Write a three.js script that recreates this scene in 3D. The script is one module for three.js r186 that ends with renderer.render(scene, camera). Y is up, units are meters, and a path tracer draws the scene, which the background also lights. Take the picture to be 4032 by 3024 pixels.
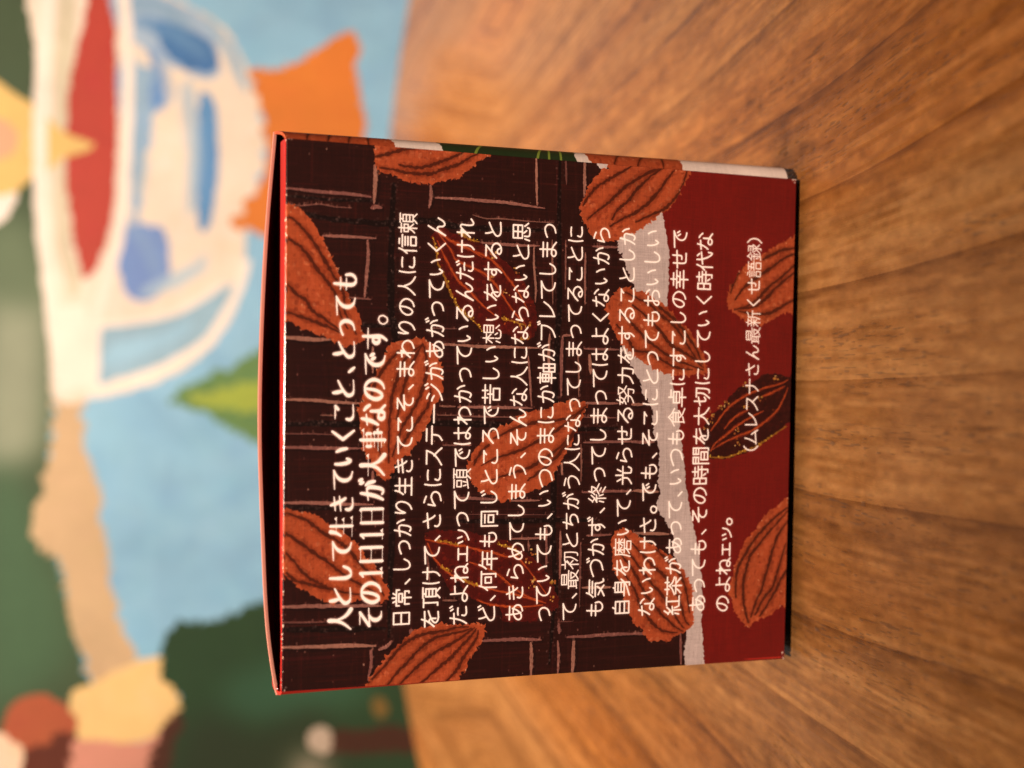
import * as THREE from 'three';

// ---------- camera, light, exposure ----------
const MM = 0.001;
const scene = new THREE.Scene();
scene.background = new THREE.Color().setRGB(0.034, 0.027, 0.021);   // the dim room around the table
const camera = new THREE.PerspectiveCamera(33.65, 1024 / 768, 0.005, 10);
camera.position.set(8.212 * MM, 107.977 * MM, 172.378 * MM);
camera.up.set(0.99977, 0.00695, -0.02034);                            // the phone was held on its side
camera.lookAt(camera.position.clone().add(new THREE.Vector3(-0.01685, -0.33376, -0.94251)));
camera.focus = 0.184;
camera.userData.fStop = 11;
const renderer = new THREE.WebGLRenderer({ antialias: true });
renderer.toneMapping = THREE.LinearToneMapping;
renderer.toneMappingExposure = 1;
renderer.shadowMap.enabled = true;
const LAMP_AT = [-0.03, 1.04, 0.50], LAMP_POWER = 9.2;                 // globe lamp above the near side of the table
const SPOT_AT = [-0.02, 0.95, -0.03], SPOT_AIM = [-0.03, 0, -0.24], SPOT_POWER = 14;   // downlight over the carton, tilted towards the card

// ---------- measurements, in millimetres on the printed faces ----------
const MURAL_STREAKS = [['#7f9db3', [107.3,92.9,110,81.7,103.8,68.4]],
  ['#5b86ad', [105.1,85.8,101.7,74.1,95.1,63.5]],
  ['#8fabbb', [92.5,90.8,83.9,85.1,71.5,86.2]],
  ['#6f93b8', [94.9,81.1,84.5,77.8,76.6,80.4]],
  ['#8aa6b8', [71.4,86.9,60.8,84.4,46.8,84.7]],
  ['#7a98be', [37.2,88.4,31.2,82.3,18.8,76.7]],
  ['#9db5c0', [85.2,70.4,63.6,66.4,41.4,67.2]],
  ['#a7bcc6', [13.8,83.5,19,71.3,25.7,62.1]],
  ['#88a9bd', [108.6,67.3,97.2,57.6,85.2,52.3]]];
const PODS = [
  { kind: 'almond', edge: [39.02,67.61,38.28,67.6,36.65,67.66,35.42,67.26,34.56,66.95,34.07,66.41,34.22,65.2,33.68,64.35,33.33,62.73,33.13,61.18,33.05,59.94,33.39,58.07,33.86,56.5,34.14,55.57,34.41,54.78,35.27,54.48,35.95,53.21,36.77,52.26,38.11,50.51,39.49,50.37],
    veins: [[36.37,67.5,36.85,65.84,37.6,63.55,38.2,61.25,38.51,58.92], [35.55,64.14,35.34,62.76,35.34,60.9,35.97,58.88,36.68,57.17,37.38,55.62,37.83,54.67], [34.93,66.88,34.78,64.59,34.45,62.74,34.42,60.73,34.68,59.02,35.47,57.15,36.03,55.6,37.21,53.71,37.82,52.44]] },
  { kind: 'almond', edge: [29.56,81.14,29.64,79.77,28.99,78.39,28.46,77.37,27.35,76.33,26.51,75.74,25.24,74.84,23.95,74.24,22.81,73.63,21.52,72.88,20.07,72.42,18.92,71.81,17.9,71.35,16.45,70.73,15.59,70.12,14.14,69.43,12.96,69.12,11.34,68.57,10.81,69.17,10.19,70.96,10.6,72.61,11.24,73.8,11.66,74.84,12.15,76.17,12.56,77.49,12.98,78.22,13.6,79.39,14,80.98],
    veins: [[27.6,79.97,27.24,78.66,25.86,77.19,24.03,75.71,21.9,74.36,19.9,73.16,18.46,72.25,17.16,71.64,14.97,71.46,12.93,70.39,11.76,69.78], [25,79.94,24.19,78.63,23.24,77.31,21.12,75.68,18.99,74.03,17.41,72.83,14.8,72.21,12.48,70.99], [19.08,79.88,17.25,78.27,16.27,76.8,15,76.05,13.73,74.12,12.16,71.88], [14.89,79.98,14.28,78.24,13.61,76.04,12.78,73.82,11.94,71.88]] },
  { kind: 'almond', edge: [36.74,33.53,35.59,34.37,34.1,35.54,32.67,36.03,31.06,36.68,29.35,36.49,28.3,35.62,27.22,35.09,26.49,33.88,26.28,31.64,26.81,30.27,27.34,29.23,27.8,27.86,28.4,26.82,29.07,26.12,29.77,24.9,30.55,23.85,31.34,22.44,32.85,21.21,34.35,20.34,36.01,19.47,37.19,18.77,38.03,18.15,39.65,18.09,38.51,30.46,37.59,32.51,37.05,32.33],
    veins: [[31.24,36.35,32.86,35.35,34.18,34.18,35.23,32.48,36.28,30.77,37.7,28.35], [29.24,35.64,30.57,34.12,32.1,32.08,33.77,30.38,35.32,28.32,36.74,25.9,37.51,23.79,37.93,22.2], [29.43,31.69,31.07,30.68,32.43,28.97,33.75,27.96,34.93,26.92,36.3,25.36,37.52,23.61], [28.47,32.02,29.68,29.97,30.65,28.06,31.94,26.17,34.31,23.91,35.98,22.7,37.67,21.3], [29.31,27.88,30.55,25.27,31.63,22.98,33.16,21.4,35,20.17,37.63,19.32]] },
  { kind: 'almond', edge: [11.5,60.45,11.32,61.84,11.21,63.69,10.36,65.37,9.16,65.66,7.51,66.55,5.87,67.3,4.38,68.04,3.34,68.78,2.45,68.92,1.56,69.66,0.52,69.2,-0.52,69.34,-1.85,68.95,-3.34,68.7,-4.83,68.53,-5.88,67.61,-7.23,66.99,-8.14,65.91,-8.31,65.14,-7.71,64.69,-6.82,64.24,-5.48,63.49,-4.75,62.11,-3.4,61.19,-1.9,60.28,-0.25,59.36,1.26,58.75,2.62,58.14,4.44,57.38,6.56,57.57,8.67,57.91,10.47,58.87,11.21,59.66],
    veins: [[10.75,60.28,9.06,62.28,7.7,63.34,5.3,64.08,3.06,64.67,0.37,64.94,-2.62,65.06,-6.06,65.02], [10.6,60.28,8.65,59.79,6.39,59.76,3.37,60.66,1.11,61.87,-0.84,63.08,-3.08,63.83,-5.17,64.57], [10.45,60.43,8.63,61.5,5.61,62.7,2.61,63.43,-0.09,64.02], [9.79,63.67,8.28,65.04,6.47,66.39,4.09,67.43,2.6,67.71], [4.43,59.11,2.62,59.24,0.51,60.46,-1.14,61.69,-2.64,62.6,-4.43,63.66], [1.11,67.09,-1.12,67.06,-2.91,66.89,-5.3,65.95]] },
  { kind: 'almond', edge: [17.88,31.86,18.7,31,19.52,30.15,19.73,28.76,19.28,27.72,19.01,26.31,18.4,25.06,17.49,23.45,16.42,21.83,15.16,20.91,13.9,19.27,12.79,17.98,11.19,17.04,9.57,16.1,7.62,15.52,6.97,15.69,6.95,17.15,6.62,18.6,6.6,19.86,6.68,20.94,6.74,22.2,7.06,23.1,7.21,24.17,8,25.07,8.71,26.31,9.25,27.55,10.03,28.6,10.97,29.66,12.38,30.73,13.48,31.44,15.05,31.98,16.45,32.69],
    veins: [[18.91,29.44,18.02,27.35,17.14,25.22,15.42,23.24,14.49,21.61,12.91,20.15,10.35,18.3,7.94,16.44], [17.05,28.21,15.36,25.9,13.48,23.74,11.27,21.74,10.17,19.74,9.22,17.92,7.78,16.07], [16.04,30.44,14.65,28.68,13.72,27.63,11.84,25.66,10.43,23.51,8.86,20.8,8.24,18.63,7.45,16.07], [14.13,30.76,12.26,28.99,10.21,27.57,10.08,25.45,8.83,23.13,7.73,20.42,7.52,17.89], [18.22,25.77,16.39,23.08,14.83,20.9,12.77,19.07,10.85,17.58,8.27,16.26]] },
  { kind: 'almond', edge: [2.21,35.05,1.42,35.55,-0,36.21,-1.42,36.69,-2.52,37.19,-4.24,38.01,-5.17,38.67,-6.58,39.49,-7.82,40.31,-8.91,40.63,-9.95,42.29,-10.39,43.61,-10.99,44.93,-11.27,46.24,-11.84,48.2,-11.05,49.19,-10.54,51.14,-9.91,52.11,-9.28,52.6,-8.68,52.93,-6.68,53.68,-5.62,53.13,-4.4,52.67,-3.49,52.04,-2.12,50.61,-1.2,49.32,-0.59,47.38,0.33,46.08,1.1,44.77,1.26,43.12,1.34,41.62,2.2,40.13,2.67,38.45,2.83,36.76],
    veins: [[2.05,35.21,0.32,37.91,-0.15,40.43,-0.3,42.76,-0.91,45.4,-1.83,47.85,-2.74,49.79], [1.57,35.72,-0.78,38.74,-2.18,41.07,-3.56,43.71,-4.62,46.17,-5.36,48.94,-6.56,51.51], [1.1,36.22,-1.73,37.37,-4.07,39.53,-5.76,42.02,-7.12,44.65,-8,47.76,-8.73,50.19], [-0.94,36.7,-3.61,38.36,-5.78,40.34,-7.62,42.66,-8.84,44.46], [-3.5,50.26,-5.02,51.86,-6.54,52.64]] },
  { kind: 'almond', edge: [-11.64,80.72,-11.81,79.56,-12.14,78.25,-12.63,76.34,-13.26,74.72,-14.33,73.52,-14.81,72.32,-15.74,70.97,-16.67,69.76,-17.59,68.99,-18.81,68.22,-20.04,67.14,-21.13,66.22,-22.2,65.59,-23.58,64.96,-24.94,64.79,-25.49,65.86,-25.44,66.93,-25.04,68.75,-25.1,70.56,-25.18,72.06,-25.27,73.1,-24.63,74.15,-24.13,75.34,-23.49,76.37,-23,77.41,-22.39,77.85,-21.77,78.59,-20.86,79.47,-20.52,80.63],
    veins: [[-12.31,80.14,-13.02,77.95,-13.65,76.48,-15.03,74.7,-16.27,72.76,-17.52,70.95,-19.36,69.42,-21.21,67.74,-23.07,66.35,-24.61,65.41], [-14.86,80.11,-16.24,77.92,-17.93,75.7,-19.49,73.46,-21.36,71.2,-22.8,68.93,-24.1,66.64], [-17.19,80.09,-19.16,78.18,-20.98,76.7,-22.23,74.91,-23.37,72.68,-24.11,69.67,-24.55,66.63], [-20.72,79.18,-21.96,77.71,-22.66,75.21,-23.35,72.97]] },
  { kind: 'almond', edge: [-37.82,68.19,-37.27,67.97,-35.54,67.08,-34.27,65.95,-33.29,65.38,-32.45,64.47,-31.61,63.44,-30.77,62.41,-29.92,61.37,-29.23,59.62,-28.87,57.86,-28.82,56.67,-28.98,55.84,-29.05,54.74,-29.24,53.3,-29.21,51.85,-29.26,51,-29.86,50.51,-30.78,50.74,-31.69,50.97,-32.68,51.68,-33.8,52.27,-34.79,53.1,-35.92,53.45,-36.34,54.04,-37.23,54.39,-38.12,54.86],
    veins: [[-36.74,67.63,-34.53,65.37,-32.93,64,-31.55,62.63,-30.83,61.36,-30.25,59.61,-30.05,57.25,-29.62,54.73,-29.61,52.93], [-37.48,65.1,-35.67,63.62,-33.97,61.9,-32.59,60.52,-31.43,59.01,-30.73,57.24,-30.31,54.72,-29.87,52.45], [-37.7,63.71,-35.49,61.3,-34.01,59.56,-32.87,57.81,-31.46,54.71,-30.51,53.28,-29.77,52.09], [-37.69,60.69,-35.92,58.36,-34.55,56.6,-33.71,55.42,-32.96,54.69,-31.76,53.51,-30.57,52.32,-29.9,51.84], [-37.75,56.8,-36.36,55.38,-35.6,54.65,-33.94,53.72,-32.62,52.77,-31.29,51.82,-30.15,51.6]] },
  { kind: 'almond', edge: [-17.68,31.03,-20.56,30.72,-22,30.7,-23.3,30.15,-24.78,29.26,-25.75,29.07,-26.88,28.87,-28.52,28.15,-30.18,27.24,-30.68,26.9,-31.55,25.82,-32.55,25.28,-33.26,24.2,-33.45,22.41,-33.46,20.97,-32.86,20.08,-32.44,18.82,-31.7,17.56,-30.75,17.03,-29.27,17.06,-27.3,17.18,-25.65,17.49,-24.32,18.06,-23.14,18.8,-21.95,19.91,-20.77,21.01,-20.08,22.1,-19.38,23.54,-18.53,24.8,-17.68,26.23,-17.16,27.12,-16.31,28.7,-16.43,29.92],
    veins: [[-17.43,28.85,-19.09,27.09,-20.43,25.65,-21.94,24.21,-23.47,22.4,-25.16,20.93,-26.84,19.82,-28.84,19.07,-30.67,18.49,-31.36,17.75], [-18.37,29.54,-21.18,27.05,-22.84,25.79,-24.85,24.16,-26.72,22.34,-28.74,20.87,-30.6,19.76,-31.8,18.65], [-19.63,29.87,-21.62,28.08,-23.11,27.02,-24.92,26.11,-26.59,25.02,-28.28,23.57,-29.99,21.93,-31.55,20.1,-32.28,18.82], [-23.04,28.76,-25.69,26.98,-27.5,26.24,-29.33,25.15,-31.03,23.7,-32.1,21.89,-32.39,19.73], [-19.54,23.72,-21.23,21.72,-23.09,19.89,-25.1,18.77,-27.25,18.19,-29.56,17.78]] },
  { kind: 'almond', edge: [28.85,-0.05,28.31,0.71,27.58,2.23,26.48,4.5,25.59,6,24.71,7.3,23.83,8.97,22.8,10.07,21.45,10.98,20.11,11.88,18.79,12.13,17.17,12.01,16.37,11.25,15.74,10.31,15.11,9.18,14.74,7.49,14.52,6.16,15.22,4.66,16.08,3.35,16.72,1.25,17.01,-0.28],
    veins: [[26.66,0.29,26.23,2.59,25.49,4.48,24.59,6.17], [25.83,0.28,25.08,2.18,23.67,4.25,22.45,6.13,21.23,7.98,19.85,9.64,18.17,10.92], [23.64,9.53,21.96,10.61,20.79,11.15,19.13,11.68], [24.16,0.25,22.24,2.51,20.5,4.95,18.62,6.81,17.43,8.66,16.71,11.07], [22.99,0.22,20.89,3.06,18.66,5.49,17.47,7.16,16.91,9.59], [18.64,0.33,17.78,2.04,16.55,4.31,16.16,6.76,16.56,10.33]] },
  { kind: 'almond', edge: [-12.15,0.69,-12.47,1.16,-13.44,2.78,-14.4,4.28,-15.7,5.59,-17.16,6.7,-18.45,7.99,-19.91,8.9,-21.7,9.81,-23.33,10.34,-25.13,10.86,-26.94,11.02,-28.47,10.34,-29.82,9.84,-31.02,9.07,-31.91,8.12,-32.28,7.45,-31.49,6.62,-30.92,4.92,-30.17,3.22,-29.23,1.9,-28.11,0.76],
    veins: [[-31.61,7.56,-29.74,8.16,-27.73,8.57,-25.57,8.61,-23.1,8.09,-21.13,7.38,-19.19,5.71,-17.25,3.85,-14.32,0.84], [-27.66,9.88,-25.51,9.92,-23.2,9.59,-21.09,8.51,-18.98,7.04,-17.04,5.19,-15.43,3.31,-13.82,0.85], [-30.79,7.2,-28.34,6.3,-26.06,5.2,-23.58,4.49,-20.77,3.59,-18.29,2.68,-15.84,0.81], [-30.5,6.45,-27.9,4.98,-26.3,3.48,-23.83,2.58,-19.35,1.13], [-30.71,5.68,-28.3,3.83,-25.85,2.34,-23.4,0.85]] },
  { kind: 'cacao', edge: [26.11,59.23,27.05,58.3,26.89,57.04,26.28,55.47,26.17,54.52,25.69,53.39,25.22,52.11,24.21,50.64,23.21,49.01,22.19,47.7,21,46.37,19.96,45.37,18.14,44.36,16.62,43.67,14.77,43.32,13.22,43.38,12.13,43.77,11.57,44.59,11.62,45.91,11.9,47.23,12.34,48.54,12.77,50,12.66,51.45,13.48,52.43,14.38,53.24,15.26,54.37,16.3,55.34,16.88,55.65,18.06,56.61,19.71,57.26,21.64,57.92,23.13,58.41,24.61,59.05],
    veins: [[26.76,58.14,25.04,56.07,23.97,52.89,22.99,50.63,21.68,48.99,19.44,47.01,17.48,45.67,15.67,44.65], [26.3,58.29,23.97,56.37,22.5,55.42,21.25,52.21,19.8,50.1,17.85,48.61,15.61,46.95,13.65,44.95], [26.16,57.97,25.33,56.39,24.66,54.49,23.1,51.6], [25.24,58.43,22.44,56.98,19.92,55.39,18.16,53.45,16.4,51.67,14.92,49.71]] },
  { kind: 'cacao', edge: [-16.71,59.78,-15.67,59.01,-15.57,57.44,-15.8,54.91,-15.83,53.96,-16.36,51.7,-17.06,49.27,-17.43,47.63,-18.26,45.81,-19.4,44.48,-20.39,43.14,-21.54,41.78,-22.83,40.93,-24.27,40.24,-25.72,39.54,-26.84,39.27,-27.76,39.68,-28.02,40.68,-27.95,42.02,-29.32,42.67,-29.16,45.66,-29.04,47.79,-27.31,48.31,-26.59,50.27,-26.04,51.89,-25.21,53.19,-24.25,54.01,-22.99,54.82,-24.47,55.74,-23.06,56.55,-21.82,57.2,-20.1,58.17,-18.55,59.13],
    veins: [[-16.86,59.62,-17.39,57.41,-17.94,54.89,-17.98,53.93,-18.67,51.67,-19.06,49.56,-19.75,47.6,-19.97,45.79,-22.56,43.44,-25.48,41.22], [-20.3,53.1,-21.17,50.83,-22.17,48.87,-23.97,46.72,-25.65,44.22,-26.56,41.71], [-17.33,59.3,-19.49,58.33,-20.91,57.05,-22.03,55.77,-22.53,54.83,-23.21,53.22,-23.74,51.76,-24.66,48.67,-25.23,46.37,-26.16,43.38,-26.82,41.2], [-25.74,51.9,-26.43,50.27,-26.84,48.32,-27.17,45.03,-27.03,41.7]] },
  { kind: 'cacaodark', edge: [6.45,0.48,6.44,1.05,6.93,2.79,7.08,4.32,6.73,6.02,5.73,7.32,5.05,9.18,4.39,10.48,2.9,11.93,1.75,13.02,0.77,14.48,-0.38,15.38,-1.84,16.27,-3.48,16.05,-4.63,15.3,-5.78,14.91,-5.96,13.25,-5.98,11.59,-5.51,10.11,-5.03,8.24,-4.22,6.38,-3.24,4.88,-2.25,3.37,-1.42,2.05,-0.42,1.11,-0.25,0.54],
    veins: [[-4.96,14.74,-3.66,13.85,-2.69,12.39,-1.05,10.19,0.26,7.78,1.26,5.53], [-1.85,14.8,-0.55,13.72,1.26,12.28,2.57,10.63,3.74,8.41,4.74,5.6,5.43,2.76,6.11,1.24], [-4.64,14.38,-3.67,12.56,-2.7,10.16,-1.73,7.37,-0.24,4.94,1.42,3.06,3.26,1.95,4.94,1.22], [-1.54,12.41,0.27,10.59,1.42,8.18], [3.41,5.95,4.09,4.07,5.1,1.79]] },
];
const GOLD_LINES = [[25.81,59.07,23.88,58.57,21.93,58.23,20.16,57.27,18.07,56.45,16.58,55.64,16,55.33,15.11,54.37,14.08,52.92,12.66,51.61],
  [26.51,55.47,26.1,54.51,25.61,53.55,25.29,52.11],
  [14.49,48.65,14.14,47.26,13.57,44.95],
  [11.62,45.91,11.73,44.43],
  [-17.92,48.93,-18.19,47.95,-18.54,46.8,-19.68,45.46],
  [-17.15,57.89,-17.35,56.47,-17.79,54.89],
  [-20.74,57.37,-21.72,55.93],
  [-22.45,54.83,-23.21,53.22,-23.82,51.76],
  [-23.78,40.75,-23.96,40.24],
  [-5.78,14.91,-5.89,12.89,-5.66,11.04,-5.02,9.18,-4.38,6.94,-3.4,5.26,-2.41,3.56,-1.09,1.29]];
const GOLD_FLECKS = [0.77,14.48,1.42,13.2,2.08,12.11,-0.22,15.01,-1.88,10.36,-3.86,10.14,6.09,3.54,3.08,6.32,1.75,8.75,-1.52,15.54,5.13,9.18,23.39,50.31,20.25,50.27,18.02,48.13,21.3,46.7,13.49,44.95,13.32,45.93,-23.96,40.24,-23.49,43.59,-24.42,43.74,-26.16,40.21,-20.66,44.29,-19.28,43.48];
const BAND_UPPER = [28.98,31.34,26,30.69,24.9,30.41,24.29,29.88,22.88,29.51,21.47,28.79,20.53,28.51,18.95,28.05,10.81,29.66,10.18,29.48,8.76,28.58,6.69,27.51,5.9,26.8,4.3,26.42,3.18,25.69,1.9,24.96,0.78,24.59,-0.67,24.48,-2.44,24.18,-4.38,23.53,-6.16,23.32,-7.94,23.29,-9.53,23.53,-11.15,23.23,-12.27,23.57,-13.73,23.37,-15.05,22.36,-16.37,21.62,-17.69,20.88,-19.97,20.66,-24.25,19.51,-28.35,19.07,-32.47,18.46,-33.78,18.34,-34.75,18.6,-36.89,18.38,-38.04,18.27];
const BAND_LOWER = [32.52,24.42,30.57,23.32,29.07,22.94,26.84,22.54,25.41,22.16,23,22.21,19.78,22.24,17.21,22.38,12.4,21.76,6.59,21.48,5.62,21.28,3.52,20.71,2.23,20.51,0.61,20.12,-1.34,20.08,-3.12,19.69,-4.91,19.48,-6.21,19.19,-7.84,19.07,-9.62,18.86,-11.58,18.46,-13.87,18.06,-16.5,17.37,-18.15,16.89,-20.3,16.3,-22.77,16.08,-24.41,15.86,-26.06,15.74,-27.7,15.71,-30.17,15.67,-32.3,15.63,-33.96,15.42,-35.61,15.3,-36.92,15.09,-38.26,14.98];
const WHITE_CORNER = [38.26,34.33,37.95,34.24,36.82,33.53,36.88,32.5,37.61,32.17,37.99,31.14,38.63,31.15];
const RIDGES = [[0.34, [31.42,80.15,31.15,74.76,31.04,70.3,30.81,67.89]],
  [0.43, [35.34,67.49,33.13,67.39,29.86,67.55]],
  [0.4, [29.25,68.02,29.51,67.27,29.41,66.36]],
  [0.14, [29.33,79.55,29.1,77.66,29.45,75.18,29.2,72.96,29.18,70.58]],
  [0.31, [25.17,74.69,25.23,71.73,25.14,67.22]],
  [0.34, [24.94,68.4,22.73,68.28,19.77,68.49,16.8,68.75]],
  [0.19, [16.88,71.04,16.68,67.72]],
  [0.34, [33,59.47,31.36,59.37,29.69,59.66]],
  [0.34, [31.24,58.82,31.27,55.53,31.22,52.35,31.13,48.31,30.9,45.53,30.61,42.22]],
  [0.28, [38.26,43.66,34.56,43.6,30.93,43.47]],
  [0.22, [37.95,39.07,34.22,38.93]],
  [0.34, [38.14,36.11,35.01,36.07,32.66,36.11]],
  [0.15, [29.12,53.28,28.69,51.19,28.77,48.77,28.62,45,28.59,40.86]],
  [0.31, [25.22,52.03,25.14,48.72,25.09,46.27,25.15,42.97]],
  [0.25, [24.96,43.88,22.18,43.84,19.09,43.54,16.92,43.6]],
  [0.19, [26.11,38.97,22.36,38.92,18.93,38.95]],
  [0.25, [24.52,35.82,20.91,35.85,16.84,35.78]],
  [0.28, [25.43,34.72,25.45,30.59]],
  [0.19, [26.17,41.07,22.28,41.01,16.7,40.85]],
  [0.43, [11.27,79.8,11.04,76.74,11.03,73.35]],
  [0.34, [2.79,79.71,2.73,75.92,2.44,72.52,2.3,68.77]],
  [0.14, [0.68,74.72,0.6,72.35]],
  [0.14, [-1.86,79.95,-1.88,75.87,-2.05,72.32]],
  [0.37, [-3.68,79.94,-3.79,75.85,-3.9,72.3,-3.93,68.85]],
  [0.28, [-7.07,67.29,-8.7,67.28]],
  [0.28, [10.18,67.5,6.46,67.45]],
  [0.15, [12.88,58.9,12.89,55.29]],
  [0.28, [10.65,57.3,10.61,55.26]],
  [0.22, [1.94,57.82,1.87,55.45]],
  [0.12, [0.66,58.12,0.65,55.13]],
  [0.19, [-3.59,57.28,-3.61,55.08]],
  [0.34, [10.61,55.26,10.44,52.07,10.43,48.02,10.36,42.92]],
  [0.31, [12.49,41.28,8.9,41.4,5.79,41.02]],
  [0.25, [9.17,44.56,5.76,44.26,1.88,43.96]],
  [0.37, [12.21,39.27,8.93,39.39,3.29,39.39]],
  [0.25, [12.21,39.27,12.32,37.92]],
  [0.19, [10.06,36.87,6.76,36.65,3.3,36.6]],
  [0.28, [10.39,35.85,10.33,30.17]],
  [0.37, [9.62,34.99,6.63,34.77]],
  [0.31, [1.79,55.15,1.8,51.14,1.72,47.08,1.65,43.79]],
  [0.19, [0.5,55.13,0.42,50.32,0.33,45.75]],
  [0.31, [2.44,36.07,2.37,30.22]],
  [0.15, [0.31,35.87,0.22,30.36]],
  [0.28, [-3.39,35.81,-3.3,27.35]],
  [0.19, [-3.63,36.15,-6.78,36.02,-9.15,36.06]],
  [0.25, [-6.27,39.16,-8.15,39.05]],
  [0.25, [-3.46,55.08,-3.63,53]],
  [0.31, [2.22,28.14,2.22,26.03]],
  [0.34, [-3.38,28.05,-3.41,24.17]],
  [0.37, [-11.22,80,-11.32,75.77,-11.57,71.91,-11.76,67.09]],
  [0.4, [-25.36,80,-25.51,75.62,-25.67,71.16,-25.95,65.7]],
  [0.19, [-27.48,79.84,-27.68,76.33,-27.75,73.67]],
  [0.4, [-30.91,79.95,-31.13,74.08,-31.26,69.59,-31.52,66.55]],
  [0.25, [-32,67.31,-33.49,67.21]],
  [0.22, [-19.15,59.28,-22.96,58.92]],
  [0.22, [-25.63,56.99,-25.74,54.78]],
  [0.62, [-29.78,61.8,-29.81,61.18]],
  [0.31, [-11.07,54.98,-11.29,51.77,-11.53,48.2]],
  [0.25, [-11.72,46.89,-11.75,42.43]],
  [0.11, [-13.48,53.35,-13.89,41.06]],
  [0.25, [-17.22,46.81,-17.24,41.51]],
  [0.22, [-17.54,44.17,-19.11,44.07]],
  [0.25, [-15.45,41.37,-18.58,41.33,-21.72,41.28]],
  [0.31, [-16.3,39.18,-19.45,39.13,-23.38,39.15]],
  [0.22, [-18.14,35.93,-21.94,35.95,-27.8,35.95]],
  [0.31, [-10.72,35.87,-10.65,31.75,-10.73,27.56]],
  [0.28, [-17.14,35.09,-17.12,30.95]],
  [0.31, [-24.8,35.65,-24.95,30.82]],
  [0.12, [-29.67,39.31,-29.72,36.94]],
  [0.39, [-31.75,50.97,-31.79,47.43,-31.94,43.96,-32.18,41.84]],
  [0.37, [-32.37,43.52,-34.5,43.37,-37.78,43.44]],
  [0.28, [-32.39,39.31,-34.77,39.15,-37.72,39.23]],
  [0.42, [-32.07,36.78,-34.92,36.8,-37.76,36.95]],
  [0.39, [-32,37.93,-32.03,33.57,-32.02,29.67,-32.18,26.87]],
  [0.32, [-29.8,39.23,-31.46,39.08]],
  [0.28, [-32.06,67.12,-34.07,67.21,-36.29,67.64]],
  [0.35, [-32.11,66.2,-31.63,64.94,-30.88,64.26]],
  [0.37, [-10.65,27.58,-10.91,23.33]],
  [0.34, [-16.99,27.47,-17.35,21.43]],
  [0.31, [-32.11,27.23,-32.24,25.1]],
  [0.31, [-32.42,19.28,-37.33,19.1]]];
const GROOVES = [[1.08, [32.99,64.72,27.33,64.96,16.03,64.98,11.57,64.31,2.61,64.05,-14.75,64.45,-23.75,64.65,-30.51,64.73]],
  [0.93, [37.73,39.99,28.55,40.02,16.73,39.84,12.04,40.11,4.23,40.32,-9.21,40.29,-17.05,40.34,-24.93,39.72,-29.62,40.16,-35.89,40.57]],
  [0.93, [28.16,77.65,27.51,73.24,27.29,65.72,27.89,59.56,27.34,55.48,27.27,47.44,27.58,40.84]],
  [0.93, [-0.62,79.82,-0.49,75.89,-0.51,72.04,-0.57,55.12,-0.74,49,-1.42,36.01,-1.29,30.16]],
  [0.93, [-28.43,79.83,-28.76,74.1,-29.14,65.05]],
  [0.77, [-14.43,54.93,-14.61,48.49,-14.68,40.88,-14.9,33.41]],
  [0.62, [13.1,69.34,13.06,64.79]],
  [0.52, [-11.8,80,-12.06,75.76,-12.21,69.81]],
  [0.46, [30.36,79.71,30.14,73.27,30.32,67.28]]];
const TEXT_LINES = [
  [0, '人として生きていくこと、とっても', [-29.23,71.64,20.62,71.42]],
  [0, 'その1日1日が大事なのです。', [-29.3,67.41,15.23,67.21]],
  [1, '日常、しっかり生きてこそ、まわりの人に信頼', [-29.33,62.97,28.93,62.68]],
  [1, 'を頂けて、さらにステージがあがっていくん', [-29.62,58.75,28.7,58.45]],
  [1, 'だよねェッって頭ではわかっているんだけれ', [-29.37,54.56,28.69,54.2]],
  [1, 'ど、何年も同じところで苦しい想いをすると', [-29.44,50.31,28.67,50.06]],
  [1, 'あきらめてしまう、そんな人にならないと思', [-29.44,46.15,28.55,45.79]],
  [1, 'っていても、いつのまにか軸がブレてしまっ', [-29.61,41.78,28.7,41.66]],
  [1, 'て、最初とちがう人になってしまってることに', [-29.61,37.62,28.52,37.39]],
  [1, 'も気づかず、終ってしまってはよくないから', [-29.55,33.49,28.65,33.23]],
  [1, '自身を磨いて、光らせる努力をすることしか', [-29.53,29.22,28.61,29.04]],
  [1, 'ないわけさ。でも、そこにとってもおいしい', [-29.66,25.06,28.57,24.92]],
  [1, '紅茶があって、いつも食卓にすこしの幸せで', [-29.73,20.71,28.63,20.41]],
  [1, 'あっても、その時間を大切にしていく時代な', [-29.63,16.54,28.55,16.15]],
  [1, 'のよねェッ。', [-29.77,12.23,-14.69,12.02]],
  [2, '（ムレスナさん最新くせ語録）', [-5.45,7.71,28.33,7.59]],
];
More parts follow.
